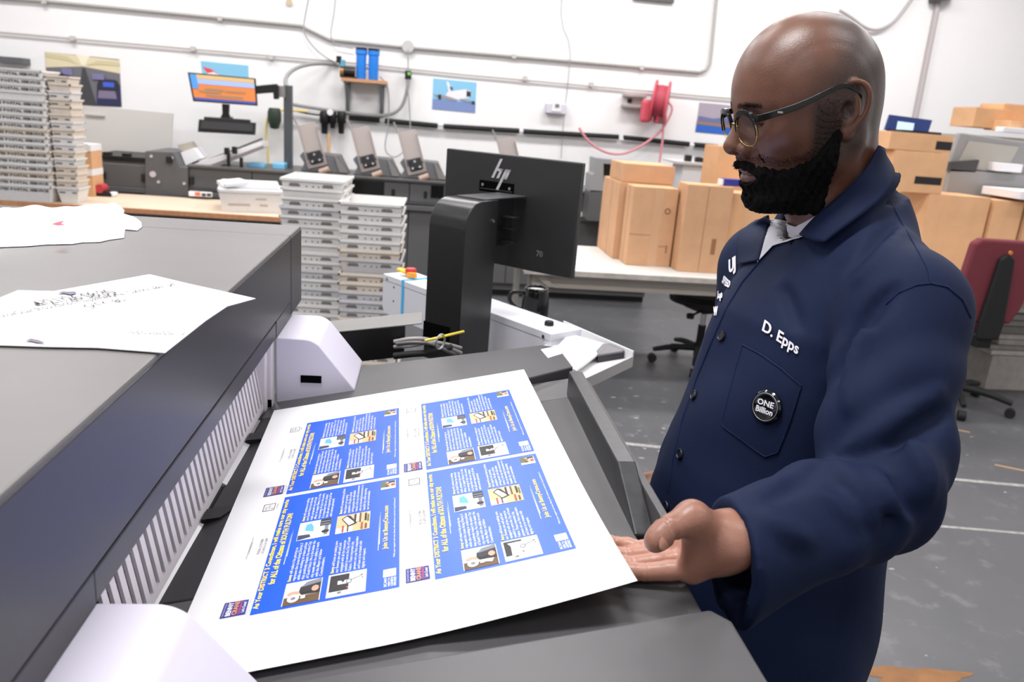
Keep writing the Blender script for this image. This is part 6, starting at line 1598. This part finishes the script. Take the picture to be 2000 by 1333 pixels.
# neck opening
nk = gc.cap(NECKW + np.array([-.02, 0, -.0]), h2w((0, -.03, -.02)), .056, .072)
d = smax(d, -nk, .006)
d = smax(d, (gc.Z - 1.545 - .35 * (gc.X - .60)).astype(F32), .004)
cst = [(.548, 1.035, 1.515), (.590, 1.022, 1.552), (.640, 1.045, 1.590), (.668, 1.105, 1.606), (.640, 1.165, 1.590), (.590, 1.188, 1.552), (.548, 1.172, 1.515)]
q, r = path_r(cst, [.010] * 7); d = gc.un(d, q, r, .022)
d = gc.un(d, [np.array(NECKW) + [.015, 0, -.01], np.array([.640, 1.105, 1.58])], [.066, .030], .02)
d = smax(d, -nk, .004)
CV, CFq = gc.mesh(d)
# ---- folds: pixel polylines of the photograph, found on the cloth, raised or sunk as real relief
def bvh_of(V, Fq): return BVHTree.FromPolygons([tuple(p) for p in V], [tuple(f) for f in Fq])
bv = bvh_of(CV, CFq)
ORG = Vector((0, 0, CAMH))
def hit(px, py, b=None):
    r = (b or bv).ray_cast(ORG, Vector(ray(px, py)).normalized())
    return r
def on(px, py, off=0.0, b=None):
    r = hit(px, py, b)
    if r[0] is None:
        return None
    n = r[1]
    if n.dot(Vector(ray(px, py))) > 0: n = -n
    return r[0] + n * off
FOLDS = [  # (+1 ridge / -1 valley, radius, points)
 (-1, .009, [(1666, 914), (1690, 950), (1722, 1000), (1752, 1040)]), (1, .010, [(1640, 905), (1665, 940), (1690, 985), (1712, 1020)]), (1, .009, [(1690, 918), (1722, 955), (1748, 992)]),
 (-1, .007, [(1745, 940), (1772, 978), (1796, 1010)]), (1, .009, [(1492, 1008), (1530, 1035), (1582, 1058)]), (1, .008, [(1590, 960), (1640, 990), (1668, 1025)]),
 (-1, .009, [(1750, 560), (1700, 612), (1662, 672), (1640, 740)]), (1, .008, [(1770, 450), (1720, 505), (1672, 552)]), (-1, .007, [(1742, 440), (1695, 490), (1655, 530)]),
 (1, .010, [(1840, 760), (1770, 800), (1700, 850), (1650, 880)]), (-1, .008, [(1850, 800), (1790, 845), (1720, 885)]), (1, .008, [(1690, 640), (1665, 720), (1655, 800)]), (-1, .007, [(1560, 640), (1540, 590), (1530, 560)]),
 (-1, .008, [(1610, 900), (1560, 940), (1500, 975)]), (1, .008, [(1780, 860), (1806, 920), (1815, 980)])]
for sgn, r, pl in FOLDS:
    q = [on(*p) for p in pl]; q = [np.array(p) for p in q if p is not None]
    if len(q) < 2: continue
    q = smooth_path(q, 2); rr = [1.5 * r * (.1 + .9 * math.sin(math.pi * (i + .5) / len(q))) for i in range(len(q))]
    d = gc.un(d, q, rr, .013 if sgn > 0 else .012, sgn, .0010 if sgn > 0 else .0015)
CV, CFq = gc.mesh(d)
coat = np_mesh('coat', CV, CFq, NAVY); pk(coat)
bv = bvh_of(CV, CFq)

# ---- garment pieces laid on the coat surface
def ring_patch(pix, off, name, m, parent, thick=.0, K=14, dense=6, b=None, puff=0.0, bound=None):
    """star-shaped pixel outline -> patch following the cloth at a small stand-off"""
    P = []
    for a, c in zip(pix, pix[1:] + pix[:1]):
        for k in range(dense): P.append((a[0] + (c[0] - a[0]) * k / dense, a[1] + (c[1] - a[1]) * k / dense))
    cx_ = sum(p[0] for p in pix) / len(pix); cy_ = sum(p[1] for p in pix) / len(pix); N = len(P); V = []; last = None
    for k in range(K + 1):
        t = k / K
        for p in P:
            q = on(cx_ + (p[0] - cx_) * t, cy_ + (p[1] - cy_) * t, off + puff * (1 - t ** 3), b)
            if q is None: q = last
            last = q; V.append(q)
    Fs = [(k * N + i, k * N + (i + 1) % N, (k + 1) * N + (i + 1) % N, (k + 1) * N + i) for k in range(K) for i in range(N)]
    o = obj_from(V, Fs, name, m, None, smooth=True)
    if thick:
        md = o.modifiers.new('thick', 'SOLIDIFY'); md.thickness = thick; md.offset = 0
    if parent is person: pk(o)
    else: o.parent = parent; o.matrix_parent_inverse = person_inv
    return o
person_inv = root_matrix(person).inverted()
def sub(o, parent):
    o.parent = parent; o.matrix_parent_inverse = (person_inv.inverted() @ Matrix.Identity(4)).inverted() if False else Matrix.Identity(4); return o
# (the coat keeps its world-space mesh; its children are in the coat's own space, which equals world space)
def surf_tube(pix, off, r, name, m, dense=5, b=None):
    P = []
    for a, c in zip(pix, pix[1:]):
        for k in range(dense): P.append((a[0] + (c[0] - a[0]) * k / dense, a[1] + (c[1] - a[1]) * k / dense))
    P.append(pix[-1]); q = [on(*p, off, b) for p in P]; q = [p for p in q if p is not None]
    return sub(MB().tube(q, r, 6, smooth=1).build(name, m, None, smooth=60), coat)
NAVY2 = cloth('navy_stitching', (22, 33, 70), .8)
surf_tube([(1730, 595), (1756, 572), (1790, 557), (1818, 554), (1850, 561), (1880, 586), (1896, 622)], .0003, .0013, 'sleeve_seam', NAVY2)
surf_tube([(1742, 400), (1764, 440), (1790, 485), (1812, 525), (1818, 552)], .0003, .0010, 'yoke_seam', NAVY2)
surf_tube([(1484, 512), (1450, 552), (1420, 600), (1394, 659), (1362, 737), (1332, 824), (1314, 899), (1304, 960)], .0005, .0016, 'front_edge', NAVY2)
surf_tube([(1449, 1018), (1440, 1040), (1446, 1100), (1462, 1180)], .0003, .0010, 'cuff_stitching', NAVY2)
# pocket
pocket = sub(ring_patch([(1452, 674), (1490, 696), (1528, 722), (1565, 754), (1545, 820), (1520, 884), (1495, 893), (1409, 831), (1430, 750)], .0016, 'pocket', NAVY, coat, puff=.0015), coat)
surf_tube([(1452, 674), (1490, 694), (1528, 721), (1565, 754)], .0022, .0013, 'pocket_hem', NAVY2)
surf_tube([(1565, 754), (1545, 820), (1520, 884), (1495, 893), (1409, 831), (1430, 750), (1452, 674)], .0018, .0009, 'pocket_stitching', NAVY2)
# buttons
BUT = mat('navy_horn_button', (22, 24, 38), .3)
def disc_on(px, py, r, h, name, m, parent, off=.001, n=24, b=None):
    r_ = hit(px, py, b); nn = r_[1]; nn = nn if nn.dot(Vector(ray(px, py))) < 0 else -nn
    M_ = Matrix.Translation(r_[0] + nn * off) @ nn.to_track_quat('Z', 'Y').to_matrix().to_4x4()
    o = MB().lathe([(0, h * .75), (r * .62, h * .75), (r * .70, h), (r * .9, h), (r, h * .6), (r, 0), (0, 0)], n=n, M=M_).build(name, m, None, smooth=40)
    return o, M_
for px, py in ((1411, 657), (1357, 773), (1330, 888), (1303, 990)):
    o, M_ = disc_on(px, py, .0085, .0035, 'button', BUT, coat); sub(o, coat)
    for k in range(4):
        a = math.pi / 4 + k * math.pi / 2; h_ = MB().cyl(M_ @ Vector((.0022 * math.cos(a), .0022 * math.sin(a), .0025)), M_ @ Vector((.0022 * math.cos(a), .0022 * math.sin(a), .0029)), .0008, 8)
# lettering laid on the cloth
def cloth_text(s, base, end, upv, name, m, parent, off=.0022, bold=.02, b=None, res=3):
    """baseline from pixel base to end, upv pixel vector of the cap height"""
    vs, fs = fit_text(s, 1.0, 1.0, bold=bold, res=res); V = []
    for x, y in vs:
        q = on(base[0] + (end[0] - base[0]) * x + upv[0] * y, base[1] + (end[1] - base[1]) * x + upv[1] * y, off, b)
        V.append(q if q is not None else (V[-1] if V else Vector((0, 0, 0))))
    o = obj_from(V, fs, name, m, None); md = o.modifiers.new('thick', 'SOLIDIFY'); md.thickness = .0009; md.offset = 0
    return sub(o, parent)
THREAD = mat('white_thread', (232, 230, 236), .7)
cloth_text('D. Epps', (1489, 653), (1557, 700), (7, -27), 'name_embroidery', THREAD, coat)
cloth_text('UJ', (1427, 543), (1440, 535), (-1, -34), 'chest_embroidery', THREAD, coat, off=.003, bold=.04)
cloth_text('SPEED', (1413, 552), (1426, 566), (4, -14), 'chest_embroidery', THREAD, coat, off=.003, bold=.03)
cloth_text('hp', (1404, 590), (1413, 590), (1, -22), 'chest_embroidery', THREAD, coat, off=.003, bold=.03)
cloth_text('W', (1396, 618), (1404, 618), (1, -18), 'chest_embroidery', THREAD, coat, off=.003, bold=.03)
# round badge
badge, BM = disc_on(1501, 795, .0232, .0055, 'button_badge', mat('glossy_black_badge', (14, 15, 20), .12, coat=.5), coat, off=.003, n=40); sub(badge, coat)
rg = MB().lathe([(.0185, .0050), (.0192, .0058), (.0200, .0050)], n=40, M=BM).build('badge_ring', mat('silver_ring', (196, 198, 204), .3), None); sub(rg, coat)
def badge_text(s, x, y, w, h, bold=.03):
    vs, fs = fit_text(s, w, h, bold=bold); up_c = Vector((-.10, 0, 1.0))
    n_ = (BM.to_3x3() @ Vector((0, 0, 1))); rt = Vector((CR[0], CR[1], CR[2])); rt = (rt - n_ * rt.dot(n_)).normalized(); up_ = n_.cross(rt).normalized()
    if up_.z < 0: up_ = -up_
    c_, s_ = math.cos(-.28), math.sin(-.28); r2 = rt * c_ + up_ * s_; u2 = -rt * s_ + up_ * c_
    o_ = BM.translation + n_ * .0052
    return sub(obj_from([o_ + r2 * (x + a) + u2 * (y + b2) for a, b2 in vs], fs, 'badge_lettering', THREAD, None), coat)
badge_text('ONE', -.0135, .0008, .026, .0085); badge_text('Billion', -.0135, -.0095, .027, .0085)

# shirt, far lapel, near collar
bvc = bvh_of(np.vstack([CV, headV]), np.vstack([CFq, headF + len(CV)]))
shirt = ring_patch([(1489, 424), (1535, 434), (1562, 444), (1600, 418), (1570, 464), (1512, 482), (1482, 514), (1496, 465)], .0030, 'shirt', SHIRT, person, thick=.001, b=bvc)
surf = lambda p, off, D: (lambda q: q if q is not None else Vector(at_d(p[0], p[1], D)))(on(p[0], p[1], off, bvc))
def leaf(fold, edge, name, parent, lift0=.006, lift1=.010, bulge=.006, D=1.12, nseg=28, nw=9):
    """collar leaf lofted between a fold line and an outer edge, standing off the cloth"""
    def res(pl):
        pl = [np.array(p, float) for p in pl]; L = np.cumsum([0] + [np.linalg.norm(b - a) for a, b in zip(pl, pl[1:])]); t = np.linspace(0, L[-1], nseg)
        return np.stack([np.interp(t, L, [p[0] for p in pl]), np.interp(t, L, [p[1] for p in pl])], 1)
    A, B = res(smooth_path([np.array(p) for p in fold], 2)), res(smooth_path([np.array(p) for p in edge], 1)); Vv = []
    for i in range(nseg):
        a3 = surf(A[i], lift0, D); b3 = surf(B[i], lift1, D)
        for k in range(nw):
            t = k / (nw - 1); p = a3.lerp(b3, t); q = on(*(A[i] + (B[i] - A[i]) * t), lift0 + (lift1 - lift0) * t, bvc)
            if q is not None and (q - ORG).length < (p - ORG).length: p = q
            Vv.append(p + (ORG - p).normalized() * bulge * math.sin(math.pi * min(1, t * 1.15)) * .8)
    A3 = np.array([tuple(p) for p in Vv]).reshape(nseg, nw, 3)
    for _ in range(10):
        A3[1:-1] = A3[1:-1] * .4 + .3 * (A3[2:] + A3[:-2]); A3[:, 1:-1] = A3[:, 1:-1] * .6 + .2 * (A3[:, 2:] + A3[:, :-2])
    cdir = np.array(ORG) - A3; A3 = A3 + cdir / np.linalg.norm(cdir, axis=2, keepdims=True) * .004
    Vv = A3.reshape(-1, 3)
    o = obj_from(Vv, [(i * nw + k, i * nw + k + 1, (i + 1) * nw + k + 1, (i + 1) * nw + k) for i in range(nseg - 1) for k in range(nw - 1)], name, NAVY, None, smooth=True)
    md = o.modifiers.new('thick', 'SOLIDIFY'); md.thickness = .003; md.offset = -1
    return sub(o, parent)
leaf([(1706, 284), (1690, 322), (1650, 368), (1600, 418), (1563, 462)], [(1724, 300), (1752, 348), (1712, 398), (1665, 440), (1617, 479)], 'collar', coat)
leaf([(1500, 424), (1508, 440), (1497, 468), (1484, 510)], [(1478, 436), (1452, 452), (1441, 482), (1446, 520)], 'lapel', coat, .004, .006, .003)
# ---------------- glasses
gl = empty('eyeglasses', tuple(h2w((0, .09, .012))), None, None)
FRM = mat('black_acetate', (14, 14, 15), .18); GOLD = mat('gold_metal', (206, 170, 104), .25, metal=1.0)
def lens_mat():
    m = bpy.data.materials.new('clear_lens'); m.use_nodes = True; nt = m.node_tree; nt.nodes.clear()
    o_ = nt.nodes.new('ShaderNodeOutputMaterial'); mx = nt.nodes.new('ShaderNodeMixShader'); t = nt.nodes.new('ShaderNodeBsdfTransparent'); gg = nt.nodes.new('ShaderNodeBsdfGlossy')
    gg.inputs['Roughness'].default_value = .03; t.inputs[0].default_value = (.93, .93, .95, 1); mx.inputs[0].default_value = .10
    nt.links.new(t.outputs[0], mx.inputs[1]); nt.links.new(gg.outputs[0], mx.inputs[2]); nt.links.new(mx.outputs[0], o_.inputs[0]); return m
LENS = lens_mat()
def hv(p): return Vector(h2w(p))
for sx in (-1, 1):
    lc = np.array([sx * .0345, .1000, .0040])
    def lp(a, k=1.0):   # lens outline: rounded, flatter on top, wrapped a little around the face
        rx, rz = .0262 * k, .0210 * k; c_, s_ = math.cos(a), math.sin(a)
        x_ = rx * np.sign(c_) * abs(c_) ** .85; z_ = rz * np.sign(s_) * abs(s_) ** .85
        return (lc[0] + x_, lc[1] - .0030 * (sx * x_ / rx) * 1.0 - .10 * -z_ * 1.0, lc[2] + z_)
    N = 40; ring = [lp(2 * math.pi * i / N) for i in range(N)]
    o = MB().tube([hv(p) for p in ring + ring[:2]], .0010, 8).build('lens_rim', GOLD, None, smooth=60); pk(o)
    Vv = [hv(lc)] + [hv(lp(2 * math.pi * i / N, .97)) for i in range(N)]
    o = obj_from(Vv, [(0, 1 + i, 1 + (i + 1) % N) for i in range(N)], 'lens', LENS, None, smooth=True); pk(o)
    br = [lp(math.pi * t) for t in np.linspace(-.06, 1.06, 22)]
    mb_ = MB(); Vv = []
    for k, p in enumerate(br):
        t = k / 21; th = .0046 + .0014 * math.sin(math.pi * t)
        for dy, dz in ((-.0022, -.0012), (.0026, -.0012), (.0026, th), (-.0022, th)): Vv.append(hv((p[0], p[1] + dy, p[2] + dz)))
    mb_.add(Vv, [(4 * i + a, 4 * i + (a + 1) % 4, 4 * i + 4 + (a + 1) % 4, 4 * i + 4 + a) for i in range(21) for a in range(4)] + [(3, 2, 1, 0), (84, 85, 86, 87)])
    pk(mb_.build('brow_bar', FRM, None, bevel=.0008, smooth=40))
    # temple arm
    tp = smooth_path([(sx * .0625, .0960, .0190), (sx * .0715, .082, .0215), (sx * .0845, .045, .0290), (sx * .0885, .004, .0425), (sx * .0875, -.012, .0440), (sx * .0830, -.032, .0250)], 2)
    Vv = []
    for k, p in enumerate(tp):
        t = k / (len(tp) - 1); hh = .0048 - .0024 * t
        for dx, dz in ((-.0013, -hh), (.0013, -hh), (.0013, hh), (-.0013, hh)): Vv.append(hv((p[0] + dx, p[1], p[2] + dz)))
    n4 = len(tp)
    pk(MB().add(Vv, [(4 * i + a, 4 * i + (a + 1) % 4, 4 * i + 4 + (a + 1) % 4, 4 * i + 4 + a) for i in range(n4 - 1) for a in range(4)] + [(3, 2, 1, 0), tuple(4 * n4 - 4 + a for a in range(4))]).build('temple_arm', FRM, None, bevel=.0006, smooth=40))
    pk(MB().box(-.0002, .0008, -.006, .006, -.0012, .0012, Matrix.Translation(hv((sx * .0762, .070, .0232))) @ Matrix(HR.tolist()).to_4x4() @ Euler((.22, 0, sx * -.18)).to_matrix().to_4x4() @ Matrix.Translation((sx * .0008, 0, 0))).build('hinge_inlay', CHROME, None))
br = smooth_path([(-.011, .1020, .0080), (-.004, .1045, .0120), (.004, .1045, .0120), (.011, .1020, .0080)], 2)
pk(MB().tube([hv(p) for p in br], .0013, 8).build('bridge', GOLD, None, smooth=60))
for nm in ('lens_rim', 'lens', 'brow_bar', 'temple_arm', 'hinge_inlay', 'bridge'):
    for o in [o for o in bpy.data.objects if o.name.split('.')[0] == nm]:
        o.parent = gl; o.matrix_parent_inverse = root_matrix(gl).inverted()
gl.parent = person; gl.matrix_parent_inverse = root_matrix(person).inverted()
